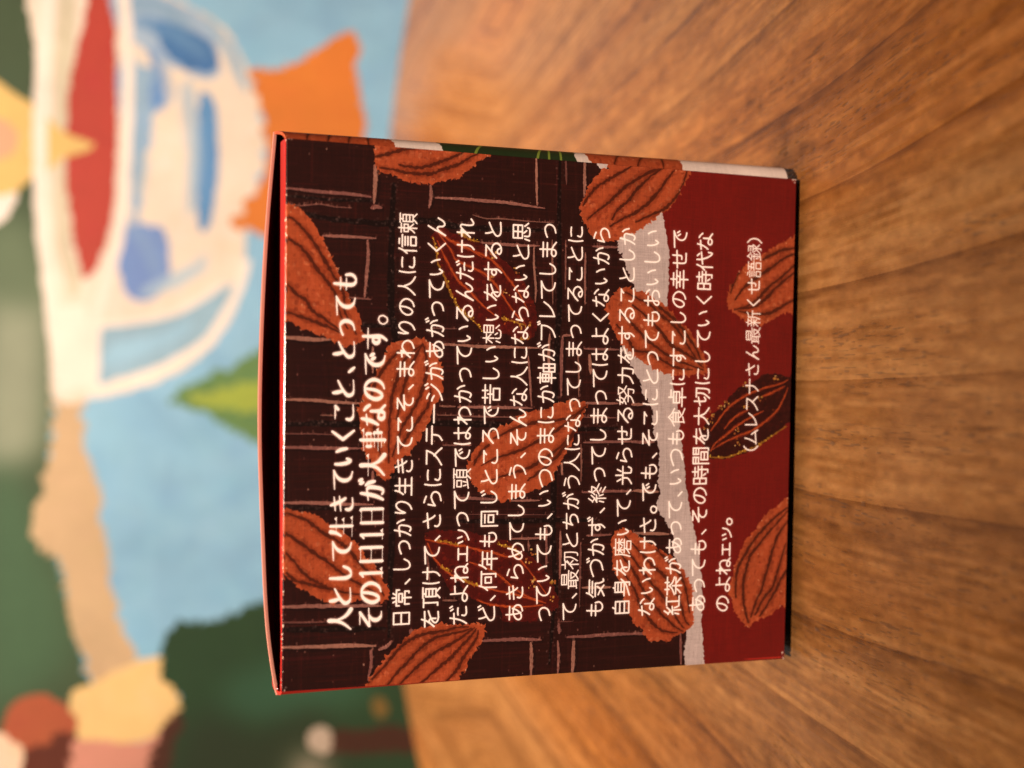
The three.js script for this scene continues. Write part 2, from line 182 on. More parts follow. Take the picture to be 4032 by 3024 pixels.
const MURAL = [
  ['#3b4b2f', 1, [111.8,132,114.1,111.9,99.3,113,78.3,114.6,48,116.3,17.5,112.6,-5.7,110.2,-21.2,111.3,-36.8,111.7,-52.3,113.5,-67.8,115.2,-75.7,110,-91.3,107.5,-107,102.5,-122.5,100.5,-168.1,100.2,-164.6,128.6]],
  ['#8d9274', 2, [10.7,133.3,15.8,119.1,11.3,113.8,-7.3,112.6,-22.8,113,-38.3,113.8,-44.4,121.4,-45.8,132.7]],
  ['#5f6e4e', 2, [35,133.3,35.7,119.1,23.7,113.3,11.4,111.8,8,121.9,10.7,133.3]],
  ['#3f5c3c', 2, [-50.4,132.6,-53.8,118.5,-72.4,114,-85,108.2,-109.9,105.3,-121.2,117.3,-120.1,130.5]],
  ['#c4a377', 1, [11.3,112.7,-7.2,111.4,-21.2,111.3,-36.8,111.7,-47.7,113.7,-56.9,115.6,-67.7,117.7,-72.4,115.7,-76.4,110,-81.9,108.2,-94.4,106.7,-100.7,105,-107,102.3,-119.5,99.8,-121.5,97.8,-114.4,85.5,-103.1,89.6,-85.8,92.8,-68.4,95,-54.2,96.8,-38.4,101.2,-22.8,102.5,2.2,105.9]],
  ['#e6d3b8', 0, [116.2,118.8,119.4,91.6,111.1,71.8,106.1,61.2,96.1,53,84.7,48.2,81.7,45.9,78.7,44.7,76.1,46.7,72.4,43.3,69.9,45.1,65.6,42.6,63.5,45,58.5,42.8,55.4,45.8,50.7,44.6,48.1,47.8,43.3,46.8,32.7,48.5,19.7,48.9,5,53,-6.5,61.6,-14.6,72.5,-19.5,84.8,-23.1,99.8,-22,111.6,11.3,112.5,45,116.3,78.2,115.7]],
  ['#cdbf9d', 0, [117.2,110.2,117.7,105.5,63.9,106.6,30.1,106.1,17.9,103,11.5,105.9,30,110.5,63.5,111.8]],
  ['#b03a2c', 0, [118.4,100,107.2,94.3,69.5,92,36.9,93.5,18,100.4,24,104,45.5,107.4,63.8,108.1,85,106.5,100.3,103.3]],
  ['#dab466', 0, [79,132.8,76.5,121.9,71.1,114.9,66,108.5,62,99.1,56.8,109.2,49.1,119.1,39.5,133.2]],
  ['#e0a077', 0, [68.7,132.9,67.1,124.4,61.2,122.8,57.3,125.6,55.3,133.1]],
  ['#eddcc6', 0, [41,133.2,45.3,124.5,43.9,122.8,36.8,126.5,32,133.3]],
  ['#9fb4c2', 0, [116.1,94.5,110.4,71.7,102.8,63.2,90.7,60.2,87.2,64.5,90.8,76.5,96,85.5,101.4,92.7]],
  ['#3f6f9f', 0, [104.9,80.8,103.5,71.3,99,63,90.7,61,89.3,67.6,92.4,75.2,98.1,79.8]],
  ['#8caabf', 0, [87.8,92.4,90,85.3,86.7,78.6,77.6,77.2,73.5,80.6,64.1,81.2,57.7,84.3,49.9,85.3,43.7,83.7,38.6,86,49.7,87.1,60.5,88.5,71.1,90.8]],
  ['#5d8cbf', 0, [84.1,82.4,84.8,78.4,78.4,77.5,75.8,80.4]],
  ['#5a8cb6', 0, [82.4,65.8,78.1,61,59.4,58.9,40.2,60.1,35.2,63.9,47.8,65.8,69.9,66.1]],
  ['#6f8cbc', 0, [32.4,91,36.6,83.9,34.6,76.2,25.2,74.2,15.7,75.1,10.6,83.5,16.7,89.9]],
  ['#8fb0bb', 0, [0.5,96.7,4.4,78.8,11.5,63.4,18.7,50.5,8.3,52.2,-2.9,61.6,-11.2,77.2,-15.4,89.4,-17.4,97.7,-7,97.5]],
  ['#94bccb', 0, [-4.6,93,-0.4,78.8,4.7,66.4,-2.6,71,-8.4,83.3,-11.7,94.6]],
  ['#d27429', 1, [90.9,49.6,93.3,40.6,96.7,33.1,103.6,24.5,107.9,19.5,106.1,15,99.7,14.8,90.9,14.1,82.2,10.8,75.8,8.8,64.2,9.7,51.2,6.3,34.4,10.3,30.3,30.1,35,40.1,37,53.3,43.9,50,49,46.3,55.6,42.6,63.7,42.3,71.5,44.4,81.7,46.2]],
  ['#5d7f45', 1, [-23,73.8,-16.5,64.7,-10.9,52.1,-5.3,40.8,-2.5,19.4,-42.5,19.9,-39,41.1,-33.7,52.2,-27.5,63.2]],
  ['#97a63c', 1, [-22.3,67.9,-18,52.1,-15.1,35.9,-25.8,36,-27.2,52.1,-24.6,63.2]],
  ['#e8bf78', 0, [-111.8,77.9,-119.8,75.2,-130.3,72.2,-136.7,79.5,-139.8,85.7,-140.3,93.3,-139.5,101.8,-131.3,105.2,-122.1,105.3,-118.4,97.7,-114.1,89.8]],
  ['#cf8a70', 0, [-138.9,107.8,-140.2,85.1,-136,78.8,-143.2,77,-170.4,82.3,-166.6,112.6]],
  ['#4a1c0e', 1, [-135.9,79.5,-134.6,68.2,-171.5,73.3,-170,84.9]],
  ['#1b381c', 1, [-116.5,78.1,-107.1,77,-100.4,72.1,-100.3,63.6,-98.2,54.4,-94.5,45,-94,23,-96,-14.5,-180.9,1,-171.5,73.3,-130.3,72.2,-123,74.5]],
  ['#285034', 2, [-122.7,58.9,-114.8,34.3,-119.3,16.2,-129.7,11.3,-137.4,36.6,-135.8,54]],
  ['#1d2c16', 2, [-134.3,71,-139.5,48.6,-135,27.3,-177.4,27.7,-171.5,73.3]],
  ['#3a1a0c', 1, [-141.3,29.6,-143.1,0.9,-150.7,0.8,-148.7,29.1]],
  ['#6b5220', 0, [-131.3,11.5,-132.1,6.9,-137.5,7.5,-137.2,11.6]],
  ['#b39f85', 0, [-139.8,32.1,-140.7,27.3,-145.7,26.5,-149.5,29.2,-147.5,33.4,-143.3,34.3]],
  ['#b39f85', 2, [-149.4,38,-149.7,30.7,-160.7,31.5,-159.6,40.7]],
  ['#a8502f', 0, [-129.6,124.7,-123.8,122.5,-121.3,116,-123.6,109.3,-129.1,104.6,-133,103.6,-140.3,106.5,-142.7,113,-141.1,120.8,-135.6,124.1]],
  ['#5a2312', 1, [-142,119.5,-138.2,112.4,-134.2,107.2,-136,103.9,-146.3,106.5,-166.7,111.4,-165.2,123.7]],
  ['#ecc9a4', 0, [-133.6,129.9,-136.6,120.9,-142.1,118.8,-165.5,121.3,-164.6,128.6]],
];
const MURAL_WHITES = [[14, [113.9,113.5,85.7,115.2,63.2,116,42,115.7,17.5,113.3,2.1,111.4,-21.2,107.9]],
  [11, [113.5,91.4,88.1,89.2,57.4,89.1,34,90.7,18.2,94.1,2.4,98,-21.2,98.6]],
  [11, [-21.2,99.8,-16.7,84.8,-9.8,71,-1.6,60.1,13.2,51.5,26.3,48.2]],
  [7, [2.4,97.7,4,83.4,8.2,69.6,17.6,55.6]],
  [30, [8.4,105.9,-7.1,104.3,-19.6,103.5]]];
// ---------- helpers ----------
let seed = 7;
const rnd = () => { seed = (seed + 0x6d2b79f5) | 0; let t = Math.imul(seed ^ (seed >>> 15), 1 | seed); t = (t + Math.imul(t ^ (t >>> 7), 61 | t)) ^ t; return ((t ^ (t >>> 14)) >>> 0) / 4294967296; };
const lerp = (a, b, t) => a + (b - a) * t, clamp = (x, a = 0, b = 1) => Math.min(b, Math.max(a, x));
const PERM = new Uint16Array(1024).map(() => Math.floor(rnd() * 65536));
const hash = (x, y) => PERM[(PERM[(x & 511)] + y) & 1023] / 65535;
function noise(x, y) {
  const ix = Math.floor(x), iy = Math.floor(y), fx = x - ix, fy = y - iy, u = fx * fx * (3 - 2 * fx), v = fy * fy * (3 - 2 * fy);
  return lerp(lerp(hash(ix, iy), hash(ix + 1, iy), u), lerp(hash(ix, iy + 1), hash(ix + 1, iy + 1), u), v);
}
const fbm = (x, y) => noise(x, y) * 0.55 + noise(x * 2.1 + 17, y * 2.1 + 5) * 0.28 + noise(x * 4.3 + 3, y * 4.3 + 31) * 0.17;
function spline(pts, closed = false, per = 8) {                         // flat [x, y, ...] -> smooth list of points
  const n = pts.length / 2, out = [], P = (i) => { const k = closed ? (i + n) % n : clamp(i, 0, n - 1); return [pts[2 * k], pts[2 * k + 1]]; };
  for (let i = 0; i < (closed ? n : n - 1); i++) {
    const [a, b, c, d] = [P(i - 1), P(i), P(i + 1), P(i + 2)];
    for (let k = 0; k < per; k++) {
      const t = k / per, f = (j) => 0.5 * (2 * b[j] + (c[j] - a[j]) * t + (2 * a[j] - 5 * b[j] + 4 * c[j] - d[j]) * t * t + (3 * b[j] - a[j] - 3 * c[j] + d[j]) * t * t * t);
      out.push([f(0), f(1)]);
    }
  }
  if (!closed) out.push(P(n - 1));
  return out;
}
function canvasOf(w, h) { const c = document.createElement('canvas'); c.width = w; c.height = h; return [c, c.getContext('2d')]; }
function colourMap(c) { const t = new THREE.CanvasTexture(c); t.colorSpace = THREE.SRGBColorSpace; t.magFilter = THREE.LinearFilter; t.anisotropy = 8; return t; }
function finish(o) { o.traverse((m) => { if (m.isMesh) { m.castShadow = true; m.receiveShadow = true; } }); return o; }
function part(name, geometry, material, parent) { const m = new THREE.Mesh(geometry, material); m.name = name; parent.add(m); return m; }
// a sheet of board: f(u, v) -> [x, y, z] in mm on its outer side, uv(x, y, z, u, v) -> texture place; the inner side lies `thick` behind it
function sheet(f, nu, nv, thick, uv = (x, y, z, u, v) => [u, v]) {
  const pos = [], tex = [], idx = [], e = 1e-3, V = (u, v) => new THREE.Vector3(...f(u, v));
  const at = (u, v) => {
    const p = V(u, v), a = V(Math.min(1, u + e), v).sub(V(Math.max(0, u - e), v)), b = V(u, Math.min(1, v + e)).sub(V(u, Math.max(0, v - e)));
    return [p, a.cross(b).normalize()];
  };
  const G = [];
  for (let j = 0; j <= nv; j++) for (let i = 0; i <= nu; i++) { const u = i / nu, v = j / nv, [p, n] = at(u, v); G.push([p, p.clone().addScaledVector(n, -thick), uv(p.x, p.y, p.z, u, v)]); }
  const add = (p, t) => { pos.push(p.x * MM, p.y * MM, p.z * MM); tex.push(t[0], t[1]); return pos.length / 3 - 1; };
  const quad = (a, b, c, d) => idx.push(a, b, c, a, c, d);
  for (const side of [0, 1]) {
    const base = pos.length / 3;
    for (const g of G) add(g[side], g[2]);
    for (let j = 0; j < nv; j++) for (let i = 0; i < nu; i++) {
      const a = base + j * (nu + 1) + i, b = a + 1, c = b + nu + 1, d = a + nu + 1;
      side ? quad(a, d, c, b) : quad(a, b, c, d);
    }
  }
  const rim = [];
  for (let i = 0; i < nu; i++) rim.push([i, i + 1]);
  for (let j = 0; j < nv; j++) rim.push([j * (nu + 1) + nu, (j + 1) * (nu + 1) + nu]);
  for (let i = nu; i > 0; i--) rim.push([nv * (nu + 1) + i, nv * (nu + 1) + i - 1]);
  for (let j = nv; j > 0; j--) rim.push([j * (nu + 1), (j - 1) * (nu + 1)]);
  for (const [a, b] of rim) quad(add(G[a][1], G[a][2]), add(G[b][1], G[b][2]), add(G[b][0], G[b][2]), add(G[a][0], G[a][2]));
  const g = new THREE.BufferGeometry();
  g.setAttribute('position', new THREE.Float32BufferAttribute(pos, 3));
  g.setAttribute('uv', new THREE.Float32BufferAttribute(tex, 2));
  g.setIndex(idx); g.computeVertexNormals();
  return g;
}

// ---------- lettering: strokes of each character on a 100 x 100 field; L is a polyline, S a smooth stroke ----------
const DAKU = '; L78 6 85 17; L90 2 97 13';
const NE = 'L28 8 28 92; L9 31 40 27; S40 27 30 44 7 72; ';
const GLYPHS = {
  あ: 'L16 25 82 25; S42 8 42 30 44 60 50 84; S72 40 62 64 42 84 24 86 15 76 18 62 34 50 56 44 78 49 88 62 86 78 74 88 58 92',
  い: 'S15 22 15 44 21 68 31 80 41 66; S73 26 83 44 88 66', う: 'S32 10 50 13 68 18; S18 40 40 33 62 32 78 42 77 62 62 82 36 94',
  お: 'L12 29 58 29; S36 9 36 40 36 72 32 86 22 87 15 77 24 63 48 52 70 52 87 63 86 78 74 87 56 90; S72 18 83 25 91 36',
  か: 'S11 36 36 33 54 31 64 39 62 64 56 84 46 90 35 85; S40 9 34 40 26 66 13 89; S75 22 85 36 91 56',
  き: 'L18 25 78 20; L16 46 82 40; S42 8 52 32 64 54 72 63; S24 65 22 78 33 88 52 91 74 89', く: 'L66 9 28 50 70 92',
  け: 'S18 12 14 40 14 66 18 90; L36 32 91 32; S70 10 70 40 70 64 64 80 51 92', こ: 'L20 19 78 19; S78 19 68 24 60 31; S20 62 17 76 28 86 50 88 83 86',
  さ: 'L14 32 84 26; S44 8 54 34 66 56 73 63; S23 64 21 77 32 87 52 90 74 88', し: 'S28 9 27 40 28 70 38 86 54 88 70 80 83 60',
  す: 'L8 26 92 26; S58 8 58 30 58 52 51 66 38 66 31 55 40 44 54 46 60 58 58 76 44 93', せ: 'L6 38 94 34; S70 12 70 36 69 54 64 62 51 62; S30 16 30 40 30 70 36 84 50 86 82 86',
  そ: 'L24 13 74 13 16 48 90 44; S60 46 43 59 41 76 54 88 75 90', た: 'L10 28 60 26; S38 8 32 40 22 68 9 90; S52 47 68 45 86 46; S50 67 48 80 58 88 72 88 91 86',
  ち: 'L10 28 88 26; S44 8 39 28 30 54 28 60; S28 60 44 49 64 46 80 54 82 70 70 84 42 92', っ: 'S14 44 36 36 62 33 80 44 82 63 68 80 40 88', つ: 'S7 38 32 28 62 22 85 34 88 55 74 76 38 88',
  て: 'L8 21 90 17; S90 17 62 30 47 48 47 68 60 82 84 88', と: 'S30 10 32 26 38 45; S83 28 56 40 34 52 19 66 24 82 44 88 86 86',
  な: 'L7 28 52 24; S34 8 28 32 20 50 9 67; S67 16 79 24 89 36; S64 40 64 60 64 76 56 88 40 88 32 78 40 68 56 70 72 78 89 91',
  に: 'S18 12 14 40 14 66 18 90; S40 26 62 24 86 26; S42 62 38 76 48 84 66 86 89 84', ね: NE + 'S22 58 40 38 58 28 74 32 82 46 82 68 78 84 66 90 52 86 52 74 64 70 80 76 95 89',
  の: 'S52 22 48 50 38 72 24 80 11 66 13 44 30 24 54 17 77 26 89 46 84 67 70 81 53 87', は: 'S16 12 12 40 12 66 16 90; L38 32 91 30; S66 10 66 40 67 74 60 88 46 88 38 78 46 68 62 70 78 78 93 89',
  ま: 'L16 24 86 24; L18 45 84 45; S52 8 52 40 53 74 46 88 30 90 19 80 28 68 48 68 68 76 88 91', め: 'S24 16 28 40 38 64 47 80; S66 10 58 40 44 70 28 84 13 78 11 60 26 42 50 32 75 36 89 52 87 70 74 85 55 91',
  も: 'S42 8 40 34 38 62 40 80 54 90 72 86 83 72 80 52; L17 32 70 32; L15 54 68 54', よ: 'S52 8 53 40 54 74 46 88 28 90 15 80 24 68 46 68 68 76 90 91; L54 30 90 28',
  ら: 'S34 9 48 13 63 19; S24 30 21 46 18 63; S18 63 40 50 62 44 80 52 84 68 72 84 42 92', り: 'S25 12 21 40 23 60; S23 60 34 36 50 18 66 16 77 32 75 58 62 80 41 92',
  る: 'L22 13 75 13 13 67; S13 67 34 47 58 42 80 53 85 72 70 88 48 91 33 83 39 72 54 73 63 88', れ: NE + 'S22 58 42 36 56 24 66 30 64 56 66 80 76 88 95 76', ろ: 'L22 13 75 13 13 65; S13 65 36 46 60 42 80 52 85 68 72 84 38 92',
  わ: NE + 'S22 60 40 41 60 32 80 40 89 58 80 78 53 90', を: 'L11 24 85 22; S48 8 40 30 26 52 11 69; S14 66 30 48 44 46 50 58 50 77; S87 40 60 50 40 60 29 74 38 86 56 90 82 88',
  ん: 'S52 8 36 36 22 66 9 92; S10 90 28 62 42 52 50 60 52 78 62 88 77 80 91 56',
  ス: 'L14 18 78 18; S78 18 65 46 42 70 9 91; S54 54 72 70 90 91', テ: 'L22 16 80 16; L7 42 93 42; S52 42 50 64 44 78 25 92', ー: 'L7 50 93 50', ジ: 'S20 14 32 18 43 25; S9 38 22 42 33 49; S13 89 40 80 64 64 88 34; L66 9 74 21; L83 5 91 17',
  ェ: 'L20 42 80 42; L50 42 50 86; L12 86 88 86', ッ: 'L15 42 24 62; L42 38 50 58; S86 40 79 66 60 82 32 93', ブ: 'L10 21 80 21; S80 21 76 50 58 76 24 92; L83 3 89 13; L94 1 99 10', レ: 'L22 11 22 87; S22 87 50 76 73 58 92 32',
  ム: 'S44 9 36 40 16 83; L7 85 86 78; S66 53 79 72 92 95', ナ: 'L7 34 93 34; S54 8 54 40 48 66 23 92',
  人: 'S48 8 46 36 32 64 7 91; S50 38 60 62 74 78 95 91', 生: 'S30 9 24 30 11 49; L24 30 90 30; L54 8 54 90; L19 58 86 58; L7 90 93 90', 大: 'L7 34 93 34; S50 8 50 40 38 68 9 92; S52 42 62 66 76 80 93 92',
  事: 'L7 16 93 16; L24 28 76 28 76 42 24 42 24 28; L20 55 80 55 80 80 20 80; L5 68 95 68; L50 5 50 94 38 91', 日: 'L22 12 78 12 78 90 22 90 22 12; L22 50 78 50',
  常: 'L50 4 50 20; L28 8 34 20; L72 8 66 20; L11 38 11 24 89 24 89 38; L30 36 70 36 70 54 30 54 30 36; L18 88 18 66 82 66 82 86 74 86; L50 54 50 97', 信: 'S28 8 20 28 5 48; L18 34 18 95; L52 9 75 9; L36 24 95 24; L44 38 86 38; L44 52 86 52; L44 66 86 66 86 92 44 92 44 66',
  頼: 'L4 18 48 18; L26 6 26 95; L8 32 44 32 44 52 8 52 8 32; S24 54 16 70 3 84; S28 54 36 68 47 78; L52 12 97 12; L72 12 68 26; L58 26 91 26 91 76 58 76 58 26; L58 42 91 42; L58 59 91 59; S66 80 60 88 50 95; S82 80 88 86 97 95',
  頂: 'L3 16 43 16; L24 16 24 85 11 85; L48 12 97 12; L70 12 66 26; L54 26 91 26 91 76 54 76 54 26; L54 42 91 42; L54 59 91 59; L62 81 47 95; L80 81 95 95',
  頭: 'L5 14 45 14; L10 28 40 28 40 50 10 50 10 28; L14 60 18 74; L36 58 32 74; L3 85 47 78; L52 12 97 12; L72 12 68 26; L56 26 91 26 91 76 56 76 56 26; L56 42 91 42; L56 59 91 59; L64 81 50 95; L82 81 96 95',
  何: 'S26 8 18 30 3 50; L17 34 17 95; L32 18 97 18; L84 18 84 91 69 91; L40 38 68 38 68 68 40 68 40 38', 年: 'S28 5 20 24 7 41; L24 22 91 22; L28 46 86 46; L28 46 28 68; L5 68 95 68; L56 22 56 97', 同: 'L14 95 14 12 86 12 86 93 71 93; L30 30 70 30; L32 48 68 48 68 74 32 74 32 48',
  苦: 'L5 20 95 20; L32 7 32 33; L68 7 68 33; L5 46 95 46; L50 34 50 62; L22 62 78 62 78 94 22 94 22 62', 想: 'L5 22 49 22; L28 5 28 60; L26 24 5 51; L30 28 47 45; L56 9 91 9 91 56 56 56 56 9; L56 25 91 25; L56 40 91 40; L14 72 7 91; S28 68 28 86 36 94 62 94 70 83; L46 66 54 78; L78 70 93 87',
  思: 'L18 7 82 7 82 54 18 54 18 7; L50 7 50 54; L18 31 82 31; L14 68 7 91; S28 66 28 84 36 92 64 92 71 81; L44 62 56 76; L78 66 93 85', 軸: 'L3 18 51 18; L10 30 46 30 46 62 10 62 10 30; L10 46 46 46; L2 76 53 76; L28 5 28 97; L58 34 96 34 96 92 58 92 58 34; L77 8 77 92; L58 62 96 62',
  最: 'L24 6 76 6 76 34 24 34 24 6; L24 20 76 20; L3 44 97 44; L14 44 14 88; L44 44 44 97; L14 58 44 58; L14 72 44 72; L3 89 47 84; L54 57 88 57; S88 57 78 78 51 97; S58 62 72 82 97 97', 初: 'L26 5 26 20; L5 24 44 24; S44 24 30 46 3 67; L26 46 26 97; S30 52 38 58 47 67; L36 43 46 34; L48 20 91 20; S91 20 91 60 86 88 73 91; S66 20 64 56 45 91',
  気: 'S28 4 20 22 5 39; L24 18 92 18; L26 34 84 34; L9 50 74 50; S74 50 76 74 84 92 95 91; S58 60 42 80 11 97; S17 66 38 76 63 95', 終: 'S24 4 12 22 6 26; L9 26 26 38; S40 18 24 36 5 48; L5 48 41 46; L24 48 24 95; L10 62 5 85; L36 60 43 81; S60 5 54 22 43 37; L56 20 84 20; S84 20 72 42 45 59; S58 28 72 46 97 59; L62 62 77 70; L56 78 81 93',
  自: 'L50 4 42 18; L20 18 80 18 80 92 20 92 20 18; L20 42 80 42; L20 67 80 67', 身: 'L50 4 44 14; L26 14 76 14 76 93 61 93; L26 14 26 64; L26 30 76 30; L26 47 76 47; S93 46 66 72 9 93; L7 64 78 64', 磨: 'L50 2 50 12; L12 12 95 12; S14 12 14 50 3 93; L22 30 54 30; L38 20 38 54; L36 32 22 50; L40 34 53 46; L58 30 95 30; L76 20 76 54; L74 32 60 50; L78 34 93 48; L22 60 93 60; S48 60 40 74 19 89; L40 74 82 74 82 96 40 96 40 74',
  光: 'L50 6 50 44; L20 14 30 34; L80 14 70 34; L5 44 95 44; S36 44 34 72 7 93; S62 44 62 84 68 90 84 90 93 75', 努: 'S26 4 20 20 10 36; L10 36 45 55; S40 18 30 40 5 55; L3 22 51 20; L54 12 90 12; S90 12 78 36 52 55; S58 18 72 40 97 55; L17 66 82 66; S82 66 80 84 76 96 61 94; S48 56 42 80 11 97', 力: 'L11 32 86 32; S86 32 84 66 78 90 59 90; S50 8 48 50 38 74 9 92',
  紅: 'S24 4 12 22 6 26; L8 26 26 38; S42 18 24 38 5 52; L5 52 45 48; L26 50 26 95; L10 64 5 85; L38 62 45 81; L52 16 95 16; L72 16 72 86; L48 86 98 86', 茶: 'L5 18 95 18; L32 6 32 28; L68 6 68 28; S50 28 36 44 5 58; S50 28 66 46 95 58; L9 66 91 66; L50 46 50 97; S32 72 24 82 11 93; S66 72 76 80 89 93',
  食: 'S50 4 34 20 5 37; S50 4 66 20 95 37; L50 18 50 30; L26 30 74 30 74 60 26 60; L26 45 74 45; L26 30 26 92; L22 92 53 84; S84 62 72 70 60 74; S44 60 62 80 95 95', 卓: 'L50 4 50 30; L50 16 87 16; L22 30 78 30 78 64 22 64 22 30; L22 47 78 47; L3 78 97 78; L50 64 50 98', 幸: 'L50 4 50 36; L19 18 81 18; L5 36 95 36; L32 40 38 52; L68 40 62 52; L13 54 87 54; L5 74 95 74; L50 54 50 98',
  時: 'L8 14 36 14 36 84 8 84 8 14; L8 48 36 48; L48 20 93 20; L70 6 70 38; L42 38 98 38; L42 58 98 58; L82 40 82 92 67 92; L52 68 60 80', 間: 'L10 97 10 8 42 8 42 38 10 38; L10 23 42 23; L90 93 90 8 58 8 58 38 90 38; L58 23 90 23; L30 52 70 52 70 90 30 90 30 52; L30 71 70 71; L90 93 79 94', 切: 'L3 40 45 30; S24 8 24 60 30 72 45 64; L46 18 91 18; S91 18 90 60 84 88 69 91; S66 18 64 58 41 93',
  代: 'S30 6 20 30 3 50; L19 34 19 95; L34 38 95 30; S56 6 60 40 74 76 90 92 95 71; L76 8 87 20', 新: 'L26 4 26 14; L5 16 49 16; L16 22 20 34; L38 22 34 34; L3 38 51 38; L5 54 49 54; L26 38 26 97; L24 58 5 81; L30 60 45 74; S88 8 74 16 58 18; S58 18 58 60 47 95; L58 44 98 44; L80 44 80 97',
  語: 'L16 6 32 10; L3 22 43 22; L8 36 38 36; L8 50 38 50; L8 64 38 64 38 92 8 92 8 64; L48 12 95 12; L68 12 60 48; L50 30 84 30 84 48; L44 48 98 48; L54 62 90 62 90 94 54 94 54 62', 録: 'S26 4 16 22 2 32; S26 4 36 18 49 26; L14 32 38 32; L5 48 47 48; L26 32 26 88; L12 60 16 76; L40 58 36 74; L3 93 49 84; L56 10 88 10 88 40; L58 25 88 25; L50 40 97 40; L73 40 73 93 63 93; L56 50 64 60; L66 64 49 83; L93 48 80 60; L78 62 97 83',
  '1': 'L36 22 50 12; L50 12 50 89; L30 89 70 89', '、': 'L16 68 36 89', '。': 'S40 79 36 67 23 63 10 70 7 83 17 94 32 92 40 79', '（': 'S46 3 28 24 22 50 28 76 46 97', '）': 'S6 3 24 24 30 50 24 76 6 97',
};
Object.assign(GLYPHS, { が: GLYPHS.か.replace('75 22 85 36 91 56', '72 26 82 38 88 58') + DAKU, ず: GLYPHS.す + DAKU, だ: GLYPHS.た + '; L74 10 81 21; L88 6 95 17', づ: GLYPHS.つ + '; L78 4 85 15; L92 2 98 12', で: GLYPHS.て + '; L68 40 76 52; L83 36 91 48', ど: GLYPHS.と + '; L72 8 79 20; L87 4 94 16', じ: GLYPHS.し + '; L62 14 70 28; L78 8 86 22' });
const advance = (ch, style) => ('、。'.includes(ch) ? 0.62 : '（）'.includes(ch) ? 0.52 : ch === '1' ? 0.52 : ch === 'ェ' ? 0.82 : ch === 'ッ' || ch === 'っ' ? 0.84 : 'くしりい'.includes(ch) && style === 0 ? 0.92 : 'くし'.includes(ch) ? 0.9 : 1);
const strokesOf = (ch) => GLYPHS[ch].split(';').map((s) => { const w = s.trim(), n = w.slice(1).trim().split(/\s+/).map(Number); return { smooth: w[0] === 'S', pts: w[0] === 'S' ? spline(n, false, 7) : n.reduce((a, v, i) => (i % 2 ? a[a.length - 1].push(v) : a.push([v]), a), []) }; });
// writes one line from (x0, y0) to (x1, y1) in canvas pixels, its middle running along that line
function writeLine(g, style, text, x0, y0, x1, y1) {
  const chars = [...text], total = chars.reduce((s, c) => s + advance(c, style), 0), len = Math.hypot(x1 - x0, y1 - y0), em = len / total, tall = em * (style === 0 ? 1.12 : style === 2 ? 1 : 0.99);
  g.save(); g.translate(x0, y0); g.rotate(Math.atan2(y1 - y0, x1 - x0));
  let pen = 0;
  for (const ch of chars) {
    const a = advance(ch, style), wide = '、。（）'.includes(ch) ? em : ch === '1' ? em * 0.95 : em * Math.max(a, 0.9) * 0.97, off = pen + (ch === '1' ? (a * em - wide) / 2 : 0) + ('ェッっ'.includes(ch) ? (a * em - wide) / 2 : 0.015 * em);
    const X = ([x, y]) => [off + x / 100 * wide, (y - 50) / 100 * tall];
    for (const s of strokesOf(ch)) {
      const p = s.pts.map(X);
      g.beginPath();
      if (style !== 0) {
        g.lineWidth = em * (style === 2 ? (GLYPHS[ch].length > 150 ? 0.056 : 0.072) : ch.charCodeAt(0) > 0x4e00 && GLYPHS[ch].length > 150 ? 0.062  : 0.076);
        p.forEach(([x, y], i) => (i ? g.lineTo(x, y) : g.moveTo(x, y))); g.stroke();
        continue;
      }
      // brush-cut lettering: level strokes thin, upright and slanting strokes full, ends tapered
      const kana = ch.charCodeAt(0) < 0x4e00 && ch !== '1', dense = [];
      for (let i = 0; i < p.length - 1; i++) { const n = Math.max(2, Math.ceil(Math.hypot(p[i + 1][0] - p[i][0], p[i + 1][1] - p[i][1]) / 1.2)); for (let k = 0; k < n; k++) dense.push([lerp(p[i][0], p[i + 1][0], k / n), lerp(p[i][1], p[i + 1][1], k / n), Math.atan2(p[i + 1][1] - p[i][1], p[i + 1][0] - p[i][0])]); }
      dense.push([...p[p.length - 1], dense[dense.length - 1][2]]);
      dense.forEach(([x, y, ang], i) => {
        const t = i / (dense.length - 1), up = Math.abs(Math.sin(ang));
        let w = kana ? (ch === '。' ? 0.045 : lerp(0.04, 0.112, Math.pow(up, 0.9)) * (0.6 + 0.6 * Math.sin(Math.PI * clamp(0.1 + t * 0.8)))) : lerp(0.02, 0.105, Math.pow(up, 1.5));
        if (!kana && s.smooth) w = 0.13 * (0.45 + 0.75 * (s.pts[0][0] < s.pts[s.pts.length - 1][0] ? t : 1 - t));
        g.beginPath(); g.arc(x, y, em * w / 2, 0, 7); g.fill();
      });
      if (!kana && !s.smooth) for (let i = 0; i < p.length - 1; i++) if (Math.abs(p[i + 1][1] - p[i][1]) < 1 && p[i + 1][0] > p[i][0] + 2) { const [x, y] = p[i + 1]; g.beginPath(); g.moveTo(x - em * 0.13, y); g.lineTo(x - em * 0.03, y - em * 0.09); g.lineTo(x + em * 0.05, y + em * 0.02); g.fill(); }
    }
    pen += a * em;
  }
  g.restore();
}

